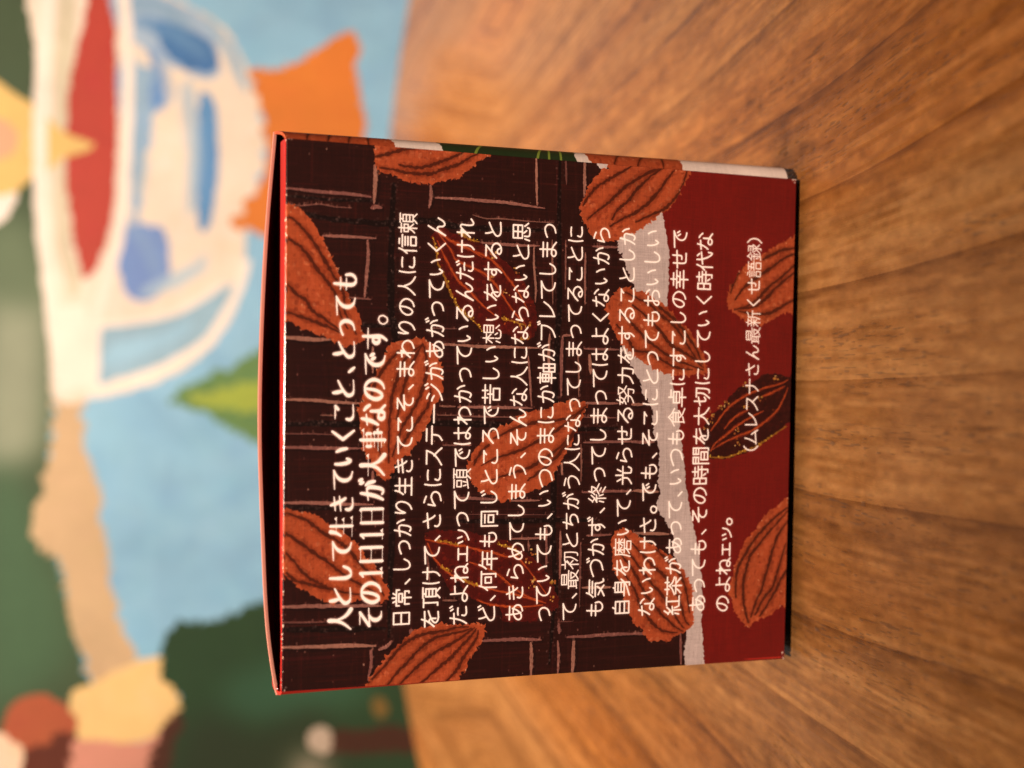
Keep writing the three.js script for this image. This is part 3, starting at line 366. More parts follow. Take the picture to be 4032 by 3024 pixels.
// ---------- printed front of the carton ----------
const FX0 = -39, FW = 78, FH = 82, PX = 24.9;
const fx = (x) => (x - FX0) * PX, fy = (y) => (FH - y) * PX;
function trail(g, pts, close) { g.beginPath(); pts.forEach(([x, y], i) => (i ? g.lineTo(x, y) : g.moveTo(x, y))); if (close) g.closePath(); }
const toFront = (flat, closed, per) => spline(flat, closed, per).map(([x, y]) => [fx(x), fy(y)]);
function rough(pts, amount, closed = true) {                              // a torn or brushed outline
  const out = [];
  for (let i = 0; i < pts.length - (closed ? 0 : 1); i++) {
    const [a, b] = [pts[i], pts[(i + 1) % pts.length]], n = Math.max(1, Math.round(Math.hypot(b[0] - a[0], b[1] - a[1]) / 7));
    for (let k = 0; k < n; k++) out.push([lerp(a[0], b[0], k / n) + (rnd() - 0.5) * amount, lerp(a[1], b[1], k / n) + (rnd() - 0.5) * amount]);
  }
  return out;
}
function brush(g, pts, width, colour, { taper = true, ragged = 0.25, alpha = 1 } = {}) {
  g.fillStyle = colour; g.globalAlpha = alpha;
  const L = [], R = [];
  for (let i = 0; i < pts.length; i++) {
    const [a, b] = [pts[Math.max(0, i - 1)], pts[Math.min(pts.length - 1, i + 1)]], d = Math.hypot(b[0] - a[0], b[1] - a[1]) || 1, nx = -(b[1] - a[1]) / d, ny = (b[0] - a[0]) / d, t = i / (pts.length - 1);
    const w = width / 2 * (taper ? Math.pow(Math.sin(Math.PI * clamp(0.07 + t * 0.9)), 0.55) : 1), j = () => 1 + (rnd() - 0.5) * 2 * ragged;
    const wl = w * j(), wr = w * j();
    L.push([pts[i][0] + nx * wl, pts[i][1] + ny * wl]); R.push([pts[i][0] - nx * wr, pts[i][1] - ny * wr]);
  }
  trail(g, [...L, ...R.reverse()], true); g.fill(); g.globalAlpha = 1;
}
function bounds(p) { const xs = p.map((q) => q[0]), ys = p.map((q) => q[1]); return [Math.min(...xs), Math.min(...ys), Math.max(...xs), Math.max(...ys)]; }
function paintPod(g, pod, map, k = 1) {
  const edge = rough(map(pod.edge, true, 5), (pod.kind === 'almond' ? 13 : 9) * k), [x0, y0, x1, y1] = bounds(edge), area = (x1 - x0) * (y1 - y0);
  g.save(); trail(g, edge, true); g.fillStyle = { almond: '#963e20', cacao: '#420b08', cacaodark: '#2b0806' }[pod.kind]; g.fill(); g.clip();
  const tones = { almond: ['#a24729', '#782a15', '#b15d3c', '#692411', '#953e22', '#c07a5a'], cacao: ['#560e09', '#2c0705', '#66160d', '#390906'], cacaodark: ['#3a0d08', '#200605', '#32100b'] }[pod.kind];
  for (let i = 0; i < area / (240 * k * k); i++) {                        // dabs of the brush
    g.fillStyle = tones[Math.floor(rnd() * rnd() * tones.length)]; g.globalAlpha = 0.2 + rnd() * 0.4;
    g.beginPath(); g.ellipse(lerp(x0, x1, rnd()), lerp(y0, y1, rnd()), (3 + rnd() * 9) * k, (2 + rnd() * 6) * k, rnd() * 3, 0, 7); g.fill();
  }
  for (let i = 0; i < area / (5200 * k * k); i++) { g.fillStyle = pod.kind === 'almond' ? '#dc9a72' : '#c8601c'; g.globalAlpha = 0.25 + rnd() * 0.45; g.beginPath(); g.ellipse(lerp(x0, x1, rnd()), lerp(y0, y1, rnd()), (1 + rnd() * 4) * k, (1 + rnd() * 2) * k, rnd() * 3, 0, 7); g.fill(); }
  g.globalAlpha = 1;
  for (const v of pod.veins) {
    const p = map(v, false, 7);
    if (pod.kind === 'almond') { for (let n = 0; n < 3; n++) brush(g, p.map(([x, y]) => [x + (rnd() - 0.5) * 5 * k, y + (rnd() - 0.5) * 5 * k]), (30 - 7 * n) * k, '#561b0b', { alpha: 0.22, ragged: 0.7 }); brush(g, p, 11 * k, '#340f06', { alpha: 0.72, ragged: 0.6 }); }
    else { brush(g, p, 13 * k, '#7a2410', { alpha: 0.6, ragged: 0.5 }); brush(g, p, 6 * k, '#a8431a', { alpha: 0.75, ragged: 0.7 }); }
  }
  g.restore();
  if (pod.kind === 'almond') { g.globalAlpha = 0.5; for (const [x, y] of edge) if (rnd() < 0.25) { g.fillStyle = rnd() < 0.7 ? '#b9552e' : '#e0a585'; g.fillRect(x - 3 * k, y - 2 * k, (2 + rnd() * 6) * k, (2 + rnd() * 4) * k); } g.globalAlpha = 1; }
}
function grain(c, g, amount, weave, tint = [1, 1, 1]) {                                    // fibre and printing grain over a whole canvas
  const im = g.getImageData(0, 0, c.width, c.height), d = im.data;
  for (let y = 0; y < c.height; y++) for (let x = 0; x < c.width; x++) {
    const i = 4 * (y * c.width + x), k = 1 + (rnd() - 0.5) * amount + weave * (noise(x * 0.02, y * 0.55) - 0.5) + weave * 0.8 * (noise(x * 0.5, y * 0.03) - 0.5) + 0.12 * (fbm(x * 0.006, y * 0.006) - 0.5);
    d[i] *= k * tint[0]; d[i + 1] *= k * tint[1]; d[i + 2] *= k * tint[2];
  }
  g.putImageData(im, 0, 0);
}
function paintFront() {
  const [c, g] = canvasOf(Math.round(FW * PX), Math.round(FH * PX)), W = c.width, H = c.height;
  g.lineCap = 'round'; g.lineJoin = 'round';
  g.fillStyle = '#230907'; g.fillRect(0, 0, W, H);
  for (let i = 0; i < 5200; i++) {                                        // streaky dark chocolate ground
    g.globalAlpha = 0.06 + rnd() * 0.16; g.fillStyle = ['#341009', '#190505', '#401813', '#110304', '#4b1410'][Math.floor(rnd() * 5)];
    const x = rnd() * W, y = rnd() * H; rnd() < 0.35 ? g.fillRect(x, y, 30 + rnd() * 200, 2 + rnd() * 6) : g.fillRect(x, y, 1.5 + rnd() * 6, 40 + rnd() * 220);
  }
  g.globalAlpha = 1;
  for (const [w, p] of GROOVES) {
    const q = toFront(p, false, 10);
    brush(g, q, w * PX, '#0e0404', { alpha: 0.85, ragged: 0.25 });
    for (const [x, y] of q) for (let k = 0; k < 3; k++) { g.globalAlpha = 0.16 + rnd() * 0.25; g.fillStyle = ['#54403b', '#2e1c19', '#6d5049'][Math.floor(rnd() * 3)]; g.fillRect(x + (rnd() - 0.5) * w * PX, y + (rnd() - 0.5) * 40, 2 + rnd() * 8, 2 + rnd() * 8); }
    g.globalAlpha = 1;
  }
  for (const [w, p] of RIDGES) {
    const q = toFront(p, false, 12), wide = w * PX * 1.38;
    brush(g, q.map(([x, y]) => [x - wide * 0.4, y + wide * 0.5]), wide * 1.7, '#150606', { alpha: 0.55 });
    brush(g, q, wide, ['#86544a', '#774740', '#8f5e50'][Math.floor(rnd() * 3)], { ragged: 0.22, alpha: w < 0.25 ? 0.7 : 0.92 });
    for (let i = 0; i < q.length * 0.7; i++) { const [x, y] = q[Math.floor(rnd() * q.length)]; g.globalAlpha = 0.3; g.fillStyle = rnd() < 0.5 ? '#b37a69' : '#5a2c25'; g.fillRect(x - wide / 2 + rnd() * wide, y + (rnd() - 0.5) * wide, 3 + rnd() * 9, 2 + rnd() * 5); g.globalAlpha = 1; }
  }
  for (let i = 0; i < 220; i++) { g.globalAlpha = 0.3 + rnd() * 0.4; g.fillStyle = rnd() < 0.6 ? '#7a4a41' : '#a37867'; g.fillRect(rnd() * W, rnd() * H * 0.62, 2 + rnd() * 7, 2 + rnd() * 4); }
  g.globalAlpha = 1;
  // torn white lining and the red label below it
  const upper = rough(toFront(BAND_UPPER, false, 6), 11, false), lower = rough(toFront(BAND_LOWER, false, 6), 8, false), last = lower[lower.length - 1];
  trail(g, [...lower, [-20, last[1]], [-20, H + 20], [W + 20, H + 20], [W + 20, fy(24)], [fx(33), fy(25)]], true); g.fillStyle = '#620f0b'; g.fill();
  trail(g, [...upper, ...lower.slice().reverse()], true); g.fillStyle = '#ad9792'; g.fill();
  g.save(); g.clip();
  for (let i = 0; i < 2600; i++) { g.globalAlpha = 0.1 + rnd() * 0.25; g.fillStyle = ['#bda9a4', '#9c8580', '#b7a29d', '#8f7771'][Math.floor(rnd() * 4)]; g.fillRect(rnd() * W, H * 0.55 + rnd() * H * 0.35, 6 + rnd() * 30, 1.5 + rnd() * 4); }
  g.restore(); g.globalAlpha = 1;
  trail(g, rough(WHITE_CORNER.reduce((a, v, i) => (i % 2 ? a[a.length - 1].push(fy(v)) : a.push([fx(v)]), a), []), 8), true); g.fillStyle = '#b5a19b'; g.fill();
  for (let i = 0; i < 240; i++) { g.globalAlpha = 0.05 + rnd() * 0.1; g.fillStyle = rnd() < 0.5 ? '#540c0a' : '#6c130e'; g.fillRect(lerp(fx(-38), W, rnd()), fy(20 * rnd() * (0.5 + 0.5 * rnd())), 20 + rnd() * 120, 4 + rnd() * 18); }
  g.globalAlpha = 1;
  for (const pod of PODS) paintPod(g, pod, toFront);
  for (const p of GOLD_LINES) { const q = toFront(p, false, 8); brush(g, q, 8, '#94621a', { ragged: 0.9, alpha: 0.8 }); for (const [x, y] of q) if (rnd() < 0.5) { g.fillStyle = rnd() < 0.4 ? '#c79a35' : '#7d5114'; g.fillRect(x - 4 + rnd() * 8, y - 4 + rnd() * 8, 2 + rnd() * 6, 2 + rnd() * 5); } }
  for (let i = 0; i < GOLD_FLECKS.length; i += 2) for (let k = 0; k < 5; k++) { g.fillStyle = ['#a5702f', '#8a4722', '#c0935a'][k % 3]; g.fillRect(fx(GOLD_FLECKS[i]) + (rnd() - 0.5) * 26, fy(GOLD_FLECKS[i + 1]) + (rnd() - 0.5) * 26, 3 + rnd() * 7, 3 + rnd() * 6); }
  grain(c, g, 0.16, 0.12);
  for (const [style, text, [x0, y0, x1, y1]] of TEXT_LINES) {
    const a = [fx(x0), fy(y0), fx(x1), fy(y1)];
    g.strokeStyle = g.fillStyle = '#fbe8e0';
    g.shadowColor = 'rgba(255,222,206,0.38)'; g.shadowBlur = style === 0 ? 6 : 11;
    writeLine(g, style, text, ...a);
    g.shadowColor = 'rgba(0,0,0,0)'; g.shadowBlur = 0;
    writeLine(g, style, text, ...a);
  }
  // ink rubbed off the corners
  for (const [cx, cy] of [[38.09, 79.5], [-36.97, 79.4], [37.33, 0.5], [-37.6, 1.2]]) for (let i = 0; i < 26; i++) { const a = rnd() * 7, r = rnd() * rnd() * 26; g.globalAlpha = 0.4 + rnd() * 0.5; g.fillStyle = rnd() < 0.6 ? '#d9c3b4' : '#b98c78'; g.fillRect(fx(cx) + Math.cos(a) * r - 3, fy(cy) + Math.sin(a) * r - 2, 2 + rnd() * 7, 2 + rnd() * 5); }
  g.globalAlpha = 1;
  return c;
}
const frontCanvas = paintFront();

// ---------- tabletop ----------
const TABLE = -0.6;                                                     // mm: the carton stands on its bulging bottom flap, a little clear of the wood
function woodTextures() {
  const N = 2048, S = 0.2, col = new Uint8Array(N * N * 4), rgh = new Uint8Array(N * N * 4), bmp = new Uint8Array(N * N * 4), X0 = -0.1, Z0 = -0.147;
  const tone = [[0.035, 0.0114, 0.0026], [0.068, 0.0243, 0.0060], [0.105, 0.0405, 0.0110], [0.147, 0.063, 0.0195]];
  const enc = (v) => Math.round(255 * (v <= 0.0031308 ? v * 12.92 : 1.055 * Math.pow(clamp(v), 1 / 2.4) - 0.055));
  for (let j = 0; j < N; j++) for (let i = 0; i < N; i++) {
    const x = X0 + S * i / N, z = Z0 + S * j / N, k = 4 * (j * N + i);
    const bend = 0.016 * (fbm(x * 9 + 4, z * 4.5) - 0.5) + 0.005 * (noise(x * 40, z * 12) - 0.5) - 3.2 * z * x;
    const u = x + bend, ring = fbm(u * 95, z * 2.2), wide = fbm(u * 26 + 9, z * 1.1 + 3), hair = noise(u * 1500, z * 46), fine = noise(u * 620 + 7, z * 22), cross = noise(x * 160, z * 420), dash = noise(u * 1500 + 5, z * 300), fleck = noise(u * 700, z * 190 + x * 300);
    const saw = (u * 62 + 1.6 * fbm(x * 6, z * 3)) % 1, late = Math.pow(saw < 0 ? saw + 1 : saw, 6);
    let t = 0.15 + 1.25 * wide + 0.95 * ring + 0.42 * (fine - 0.5) + 0.36 * (hair - 0.5) + 0.2 * (cross - 0.5) + 0.62 * (dash - 0.5) + 0.36 * (fleck - 0.5) - 0.75 * late;
    t = clamp(t * 1.6 - 0.14, 0, 2.999);
    const a = Math.floor(t), f = t - a, pore = clamp((noise(u * 4600 + 31, z * 620) - 0.72) * 6) * clamp((noise(u * 260, z * 40 + 9) - 0.45) * 3);
    const mottle = noise(x * 900, z * 700) * 0.6 + noise(x * 2100, z * 1500) * 0.4; const warm = clamp((fbm(u * 22 + 80, z * 1.0) - 0.5) * 5);
    // the board has streaks of orange-brown heartwood along the grain
    for (let c = 0; c < 3; c++) {
      let v = lerp(tone[a][c], tone[a + 1][c], f);
      v *= lerp(1, [1.12, 0.94, 0.72][c], warm);
      col[k + c] = enc(v * (1 - 0.4 * pore) * (0.80 + 0.40 * mottle) * (0.94 + 0.12 * rnd()));
    }
    col[k + 3] = rgh[k + 3] = bmp[k + 3] = 255;
    rgh[k] = rgh[k + 1] = rgh[k + 2] = 255 * clamp(0.27 + 0.16 * (hair - 0.5) + 0.12 * (wide - 0.5) + 0.2 * pore);
    bmp[k] = bmp[k + 1] = bmp[k + 2] = 255 * clamp(0.6 + 0.35 * (hair - 0.5) + 0.25 * (fine - 0.5) - 0.5 * pore);
  }
  const make = (d, srgb) => { const t = new THREE.DataTexture(d, N, N); t.wrapS = t.wrapT = THREE.MirroredRepeatWrapping; t.magFilter = THREE.LinearFilter; if (srgb) t.colorSpace = THREE.SRGBColorSpace; t.needsUpdate = true; return t; };
  return { map: make(col, true), roughnessMap: make(rgh), bumpMap: make(bmp), X0, Z0, S };
}
{
  const w = woodTextures(), g = new THREE.BoxGeometry(1.1, 0.03, 1.1), p = g.attributes.position, uv = g.attributes.uv;
  g.translate(0, -0.015 + TABLE * MM, -0.1);
  for (let i = 0; i < p.count; i++) uv.setXY(i, (p.getX(i) - w.X0) / w.S, (p.getZ(i) - w.Z0) / w.S);
  const m = new THREE.MeshPhysicalMaterial({ map: w.map, roughnessMap: w.roughnessMap, roughness: 1, specularIntensity: 0.75, bumpMap: w.bumpMap, bumpScale: 0.00009 });
  const top = part('tabletop', g, m, scene);
  top.userData = { kind: 'structure', label: 'varnished brown wooden tabletop with grain running away from the viewer', category: 'table' };
  finish(top);
}

// ---------- illustrated card behind the carton: a tall printed sheet standing in a curve ----------
{
  const S0 = -185, S1 = 150, CH = 165, K = 6, CX = 17, CZ = -98, R = 183;
  const [c, g] = canvasOf((S1 - S0) * K, CH * K), mx = (s) => (s - S0) * K, my = (y) => (CH - y) * K;
  g.lineCap = 'round'; g.lineJoin = 'round';
  g.fillStyle = '#87b6ca'; g.fillRect(0, 0, c.width, c.height);
  for (let i = 0; i < 900; i++) { g.globalAlpha = 0.08 + rnd() * 0.14; g.fillStyle = ['#95c0d0', '#7aa9c2', '#8fbccb', '#739fb8'][Math.floor(rnd() * 4)]; g.beginPath(); g.ellipse(rnd() * c.width, rnd() * c.height, 30 + rnd() * 90, 10 + rnd() * 30, rnd() * 3, 0, 7); g.fill(); }
  g.globalAlpha = 1;
  const flat = (p) => spline(p, true, 5).map(([s, y]) => [mx(s), my(y)]);
  for (const [colour, jag, p] of MURAL) {
    g.filter = jag === 2 ? 'blur(26px)' : 'none';
    const edge = rough(flat(p), jag ? 16 : 6), [x0, y0, x1, y1] = bounds(edge);
    g.save(); trail(g, edge, true); g.fillStyle = colour; g.fill(); g.filter = 'none'; if (jag === 2) { g.restore(); continue; } g.clip();
    const [h] = [new THREE.Color(colour).getHSL({})];
    for (let i = 0; i < (x1 - x0) * (y1 - y0) / 900; i++) { g.globalAlpha = 0.10 + rnd() * 0.12; g.fillStyle = '#' + new THREE.Color().setHSL(h.h + (rnd() - 0.5) * 0.02, h.s, clamp(h.l * (0.75 + rnd() * 0.5))).getHexString(); g.beginPath(); g.ellipse(lerp(x0, x1, rnd()), lerp(y0, y1, rnd()), 8 + rnd() * 30, 4 + rnd() * 10, rnd() * 3, 0, 7); g.fill(); }
    g.restore();
  }
  for (const [colour, p] of MURAL_STREAKS) { const q = spline(p, false, 8).map(([s, y]) => [mx(s), my(y)]); for (let n = 0; n < 7; n++) { const o = [(rnd() - 0.5) * 26, (rnd() - 0.5) * 26]; brush(g, q.map(([x, y]) => [x + o[0] + (rnd() - 0.5) * 6, y + o[1] + (rnd() - 0.5) * 6]), 8 + rnd() * 14, colour, { ragged: 0.5, alpha: 0.35 }); } }
  for (const [w, p] of MURAL_WHITES) brush(g, spline(p, false, 10).map(([s, y]) => [mx(s), my(y)]), w * K * 0.32, '#f0dfc8', { ragged: 0.15, taper: false });
  grain(c, g, 0.05, 0.04, [0.71, 0.715, 0.76]);
  const f = (u, v) => { const a = lerp(S0, S1, u) / R; return [CX + R * Math.sin(a), TABLE + v * CH, CZ - R * Math.cos(a)]; };
  const card = part('illustrated_card', sheet(f, 96, 4, 0.8), new THREE.MeshPhysicalMaterial({ map: colourMap(c), roughness: 0.6, specularIntensity: 0.6 }), scene);
  card.userData = { label: 'curved printed card showing a teacup of red tea and leaves, standing behind the carton', category: 'card' };
  finish(card);
}

// ---------- the tea carton ----------
const carton = new THREE.Group(); carton.name = 'tea_carton'; scene.add(carton);
carton.userData = { label: 'chocolate brown and red carton printed with almonds and Japanese writing, standing on the table', category: 'carton' };
const TL = [-36.97, 79.66], TR = [38.09, 79.81], BL = [-37.6, 1.13], BR = [37.33, 0.42], FOLD = 0.42;
const bow = (u, v) => 0.22 * Math.sin(Math.PI * u) * Math.sin(Math.PI * v);
const faceAt = (u, v, drop = 0) => { const x = lerp(lerp(BL[0], TL[0], v), lerp(BR[0], TR[0], v), u), y = lerp(lerp(BL[1], TL[1] - drop, v), lerp(BR[1], TR[1] - drop, v), u); return [x, y]; };
const gloss = { roughness: 0.5, specularIntensity: 0.45 };
{
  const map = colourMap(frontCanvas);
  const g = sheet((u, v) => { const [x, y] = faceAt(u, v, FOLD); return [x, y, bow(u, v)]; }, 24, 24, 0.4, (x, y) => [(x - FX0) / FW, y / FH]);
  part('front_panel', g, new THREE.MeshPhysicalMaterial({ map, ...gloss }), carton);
}
// the worn crease over the front edge: paper fibre shows through the ink where it is rubbed
const [creaseCanvas, cg] = canvasOf(2048, 32);
{
  cg.drawImage(frontCanvas, fx(TL[0]), fy(TL[1] - 0.6), (TR[0] - TL[0]) * PX, 0.5 * PX, 0, 12, 2048, 20);
  cg.fillStyle = '#b3221a'; cg.fillRect(0, 0, 2048, 11);
  for (let i = 0; i < 1500; i++) { const x = rnd() * 2048, dense = noise(x * 0.012, 3) * 0.6 + noise(x * 0.05, 9) * 0.4; if (rnd() > dense * dense * dense * 0.3) continue; cg.globalAlpha = 0.35 + rnd() * 0.6; cg.fillStyle = rnd() < 0.6 ? '#ead6c4' : '#d9a68c'; cg.fillRect(x, 7 + rnd() * 12, 2 + rnd() * 8, 2 + rnd() * 7); }
  cg.globalAlpha = 1;
  const [bc, bg] = canvasOf(2048, 32);
  bg.fillStyle = '#808080'; bg.fillRect(0, 0, 2048, 32);
  for (let i = 0; i < 2600; i++) { bg.fillStyle = rnd() < 0.5 ? '#c8c8c8' : '#404040'; bg.fillRect(rnd() * 2048, rnd() * 32, 2 + rnd() * 6, 2 + rnd() * 5); }
  const bump = new THREE.CanvasTexture(bc); bump.magFilter = THREE.LinearFilter;
  const f = (u, v) => { const [x, y] = faceAt(u, 1, FOLD), a = v * Math.PI / 2; return [x, y + FOLD * Math.sin(a), -FOLD + FOLD * Math.cos(a)]; };
  part('fold_crease', sheet(f, 160, 8, 0.3), new THREE.MeshPhysicalMaterial({ map: colourMap(creaseCanvas), bumpMap: bump, bumpScale: 0.000003, roughness: 0.15 }), carton);
}
const LIP = [39.78, 80.58, -5.6, 27.04, 81.57, -5.4, 12.94, 82.2, -5.2, -1.13, 82.39, -5.0, -15.19, 81.93, -4.6, -29.24, 81.16, -4.0, -36.78, 80.17, -2.8, -37.83, 79.97, -2.0];
const lipCurve = new THREE.CatmullRomCurve3(Array.from({ length: LIP.length / 3 }, (_, i) => new THREE.Vector3(LIP[3 * i], LIP[3 * i + 1], LIP[3 * i + 2])));
const lipAt = (u) => lipCurve.getPoint(1 - u);                              // u runs from the left end to the right end
const boardRed = new THREE.MeshPhysicalMaterial({ color: '#7a110c', roughness: 0.3 });
{
  // flap turned in along the fold, wide at the right and running out to nothing at the left
  const wide = (u) => lerp(0.2, 4.4, Math.pow(clamp((u - 0.12) * 1.14), 0.5));
  const f = (u, v) => { const [x, y] = faceAt(u, 1), w = wide(u); return [x + 0.05 * v * w, y - 0.10 * v * v * Math.min(1, w / 4), -FOLD - v * w]; };
  part('turned_in_flap', sheet(f, 48, 6, 0.3), new THREE.MeshPhysicalMaterial({ color: '#8c140e', roughness: 0.45 }), carton);
}
{
  // back panel, and the lid hinged on it: the lid springs up in an arch and stops short of the front, leaving an open slot
  const hinge = (u) => [lerp(-37.5, 40.6, u), 79.4, lerp(-8.7, -9.0, u) - 5.0 * Math.sin(Math.PI * u)];
  const f = (u, v) => { const b = hinge(1 - u); return [lerp(lerp(38.4, -37.0, u), b[0], v), lerp(1.0, b[1], v), lerp(-9.2, b[2], Math.pow(v, 1.3))]; };
  part('back_panel', sheet(f, 48, 14, 0.5), boardRed, carton);
  const over = (u, v) => { const a = lipAt(u), b = hinge(u), s = v; return [lerp(a.x, b[0], s), lerp(a.y, b[1], s * s * (2 - s)), lerp(a.z - 0.2, b[2], s)]; };
  const back = part('lid', sheet(over, 48, 14, 0.45), boardRed, carton);
  // cut edge: a bevelled strip of pale board
  const prof = [[0.02, -0.50], [0.05, -0.44], [0.05, -0.05], [0.0, 0.01], [-0.22, 0.015], [-0.22, -0.50]];
  const pos = [], idx = [], n = 72, tan = new THREE.Vector3();
  for (let i = 0; i <= n; i++) { const u = i / n, p = lipAt(u); tan.copy(lipAt(Math.min(1, u + 0.005))).sub(lipAt(Math.max(0, u - 0.005))).setY(0).normalize(); for (const [a, b] of prof) pos.push((p.x + tan.z * -a) * MM, (p.y + b) * MM, (p.z + tan.x * a) * MM); }
  const m = prof.length;
  for (let i = 0; i < n; i++) for (let k = 0; k < m; k++) { const a = i * m + k, b = i * m + (k + 1) % m, c = a + m, d = b + m; idx.push(a, b, d, a, d, c); }
  for (let k = 1; k < m - 1; k++) idx.push(0, k + 1, k, n * m, n * m + k, n * m + k + 1);
  const g = new THREE.BufferGeometry(); g.setAttribute('position', new THREE.Float32BufferAttribute(pos, 3)); g.setIndex(idx); g.computeVertexNormals();
  part('cut_edge', g, new THREE.MeshStandardMaterial({ color: '#b4705f', roughness: 0.9 }), back).userData.label = 'pale pink bare cut front edge of the lid';
}
{
  // right side, bulging outwards, printed white with almonds and a green leaf
  const [c, g] = canvasOf(256, 2048), y = (mm) => (82 - mm) / 82 * 2048;
  g.fillStyle = '#d3bdb2'; g.fillRect(0, 0, 256, 2048);
  const podSide = (edge, veins) => paintPod(g, { kind: 'almond', edge, veins }, (p, closed, per) => spline(p, closed, per).map(([a, b]) => [a * 256, y(b)]), 0.8);
  podSide([-0.3, 67.2, -0.2, 83, 1.2, 83, 1.2, 67.4, 0.5, 67], [[0, 79, 0.5, 77, 1, 76], [0, 76, 0.5, 74, 1, 73], [0, 73, 0.5, 71, 1, 70], [0, 70, 0.5, 69, 1, 68]]);
  g.fillStyle = '#1d2b15'; trail(g, rough([[-20, y(58.2)], [90, y(60)], [280, y(61)], [280, y(37.5)], [120, y(37)], [-20, y(37.4)]], 12), true); g.fill();
  g.strokeStyle = '#6d7a2e'; g.lineWidth = 9; for (const [a, b, d] of [[54, 50, 47], [44, 41, 39], [42, 40.5, 40], [40, 39, 38]]) { g.beginPath(); g.moveTo(-10, y(a)); g.quadraticCurveTo(110, y(b), 270, y(d)); g.stroke(); }
  podSide([-0.2, 33.5, -0.2, 20.5, 0.3, 19.2, 0.6, 19, 1.2, 19.5, 1.2, 36], [[0, 31, 0.5, 27, 1, 24], [0, 27, 0.5, 23, 1, 21], [0, 22.5, 0.5, 21.5, 1, 20.5], [0.3, 33, 0.7, 30, 1, 28]]);
  grain(c, g, 0.06, 0.06);
  const f = (u, v) => {
    const fy0 = lerp(BR[1] + 1.5, TR[1] - 0.05, v), fx0 = lerp(BR[0], TR[0], (fy0 - BR[1]) / (TR[1] - BR[1])), z = -0.02 - 9 * u, low = 2.15 * (1 - Math.exp(z / 0.75)), high = 1.1 * (1 - Math.exp(z / 1.0)) + 1.1 * u;
    return [fx0 + lerp(low, high, Math.pow(v, 1.2)), fy0 + 0.7 * Math.pow(v, 8) * Math.sin(Math.PI * Math.min(1, 0.85 * u)), z];
  };
  part('side_panel', sheet(f, 40, 20, 0.4), new THREE.MeshPhysicalMaterial({ map: colourMap(c), ...gloss }), carton);
  // left side, red, drawn in behind the front
  const l = (u, v) => { const fy0 = lerp(BL[1] + 0.6, TL[1] - 0.1, v), fx0 = lerp(BL[0], TL[0], (fy0 - BL[1]) / (TL[1] - BL[1])), z = -8.6 * (1 - u) - 0.02; return [fx0 + lerp(0.9, 0.1, v) * (1 - u) - 0.75 * Math.pow(v, 2.2) * Math.sin(Math.PI * Math.pow(1 - u, 0.5)), fy0 + 0.45 * Math.pow(v, 12) * Math.sin(Math.PI * u), lerp(z, z * 0.98, v)]; };
  part('side_panel', sheet(l, 20, 20, 0.4), new THREE.MeshPhysicalMaterial({ color: '#a3241a', ...gloss }), carton).userData.label = 'plain red left side';
  // bottom closure, set back from the front edge and bearing on the table
  const b = (u, v) => { const x = lerp(-36.6, 37.2, u), t = Math.sin(Math.PI * u); return [x, lerp(1.65, 1.0, u) * (1 - Math.pow(Math.sin(Math.PI * v), 0.6) * Math.pow(t, 0.25)) + 0.31 + TABLE, lerp(-0.6, -8.9, v)]; };
  part('bottom_flap', sheet(b, 30, 12, 0.3), new THREE.MeshStandardMaterial({ color: '#3a0b08', roughness: 0.6 }), carton);
}
finish(carton);

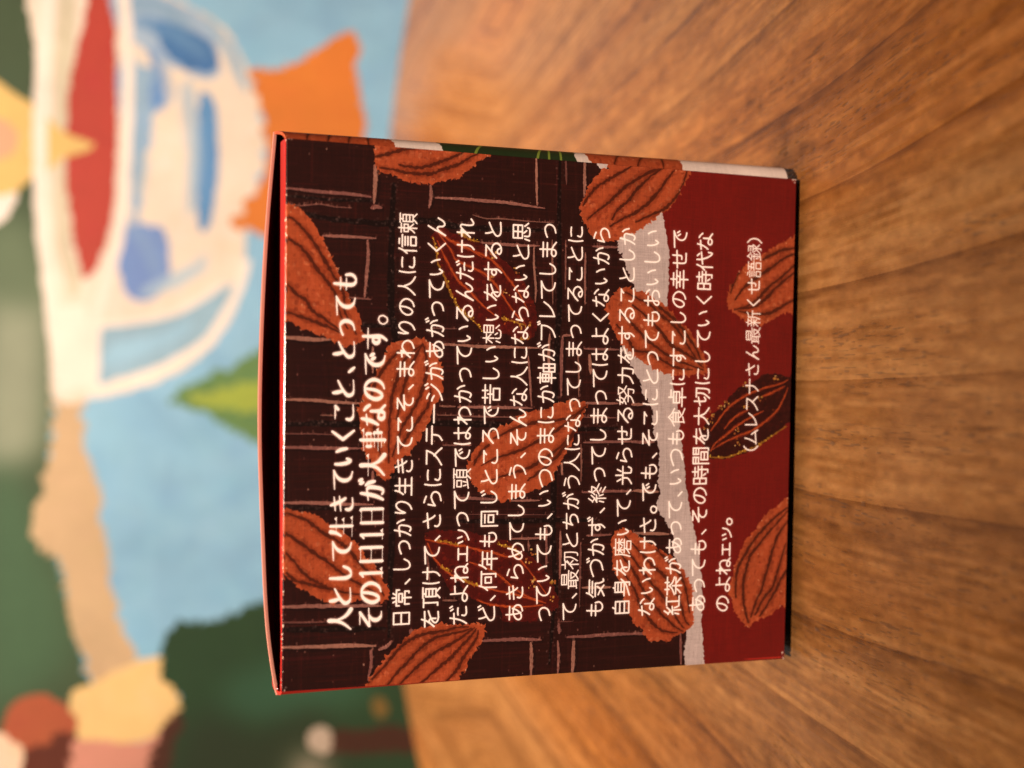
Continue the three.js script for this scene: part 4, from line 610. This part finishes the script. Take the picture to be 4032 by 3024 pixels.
// ---------- pendant lamp over the table (above the frame): shade, bulb, socket, flex ----------
{
  const lamp = new THREE.Group(); lamp.name = 'pendant_lamp'; lamp.position.set(...LAMP_AT); scene.add(lamp);
  lamp.userData = { label: 'small warm white globe pendant lamp hanging on a black flex above the table', category: 'lamp' };
  const R = 0.055;
  part('bulb', new THREE.SphereGeometry(R, 40, 24), new THREE.MeshStandardMaterial({ color: '#fff2df', emissive: new THREE.Color().setRGB(1, 0.855, 0.70), emissiveIntensity: 40, roughness: 0.4 }), lamp);
  part('socket', new THREE.LatheGeometry([[0.0, 0.05], [0.018, 0.05], [0.021, 0.06], [0.021, 0.1], [0.012, 0.112], [0.0, 0.112]].map(([x, y]) => new THREE.Vector2(x, y)), 28), new THREE.MeshStandardMaterial({ color: '#2a2622', roughness: 0.5 }), lamp);
  part('flex', new THREE.CylinderGeometry(0.003, 0.003, 0.9, 10).translate(0, 0.56, 0), new THREE.MeshStandardMaterial({ color: '#1c1a18', roughness: 0.7 }), lamp);
  const light = new THREE.PointLight(new THREE.Color().setRGB(1, 0.855, 0.70), LAMP_POWER); light.name = 'bulb_light';
  light.shadow.radius = R / 0.02; light.castShadow = true; lamp.add(light);
  finish(lamp);
}
{
  // downlight: can, bezel, glowing lens and stem
  const lamp = new THREE.Group(); lamp.name = 'downlight'; lamp.position.set(...SPOT_AT); scene.add(lamp);
  lamp.up.set(1, 0, 0); lamp.lookAt(...SPOT_AIM);
  lamp.userData = { label: 'black cylindrical downlight on a short stem, aimed at the table behind the carton', category: 'lamp' };
  const dark = new THREE.MeshStandardMaterial({ color: '#1d1b19', roughness: 0.5, metalness: 0.3 });
  const turn = (pts) => new THREE.LatheGeometry(pts.map(([x, y]) => new THREE.Vector2(x, y)), 36).rotateX(Math.PI / 2);
  part('can', turn([[0, -0.12], [0.034, -0.12], [0.04, -0.112], [0.042, 0.004], [0.039, 0.004], [0.037, -0.02], [0, -0.02]]), dark, lamp);
  part('lens', turn([[0, -0.012], [0.035, -0.012], [0.035, -0.016], [0, -0.016]]), new THREE.MeshStandardMaterial({ color: '#fff4e4', emissive: new THREE.Color().setRGB(1, 0.84, 0.66), emissiveIntensity: 30 }), lamp);
  part('stem', new THREE.CylinderGeometry(0.008, 0.008, 0.14, 14).rotateX(Math.PI / 2).translate(0, 0, -0.19), dark, lamp);
  const light = new THREE.SpotLight(new THREE.Color().setRGB(1, 0.84, 0.66), SPOT_POWER, 0, Math.PI * 18 / 180, 1); light.name = 'downlight_beam';
  light.shadow.radius = 1.6; light.castShadow = true; light.position.set(0, 0, 0.006); lamp.add(light);
  light.target.name = 'downlight_target'; light.target.position.set(0, 0, 1); lamp.add(light.target);
  finish(lamp);
}
renderer.render(scene, camera);
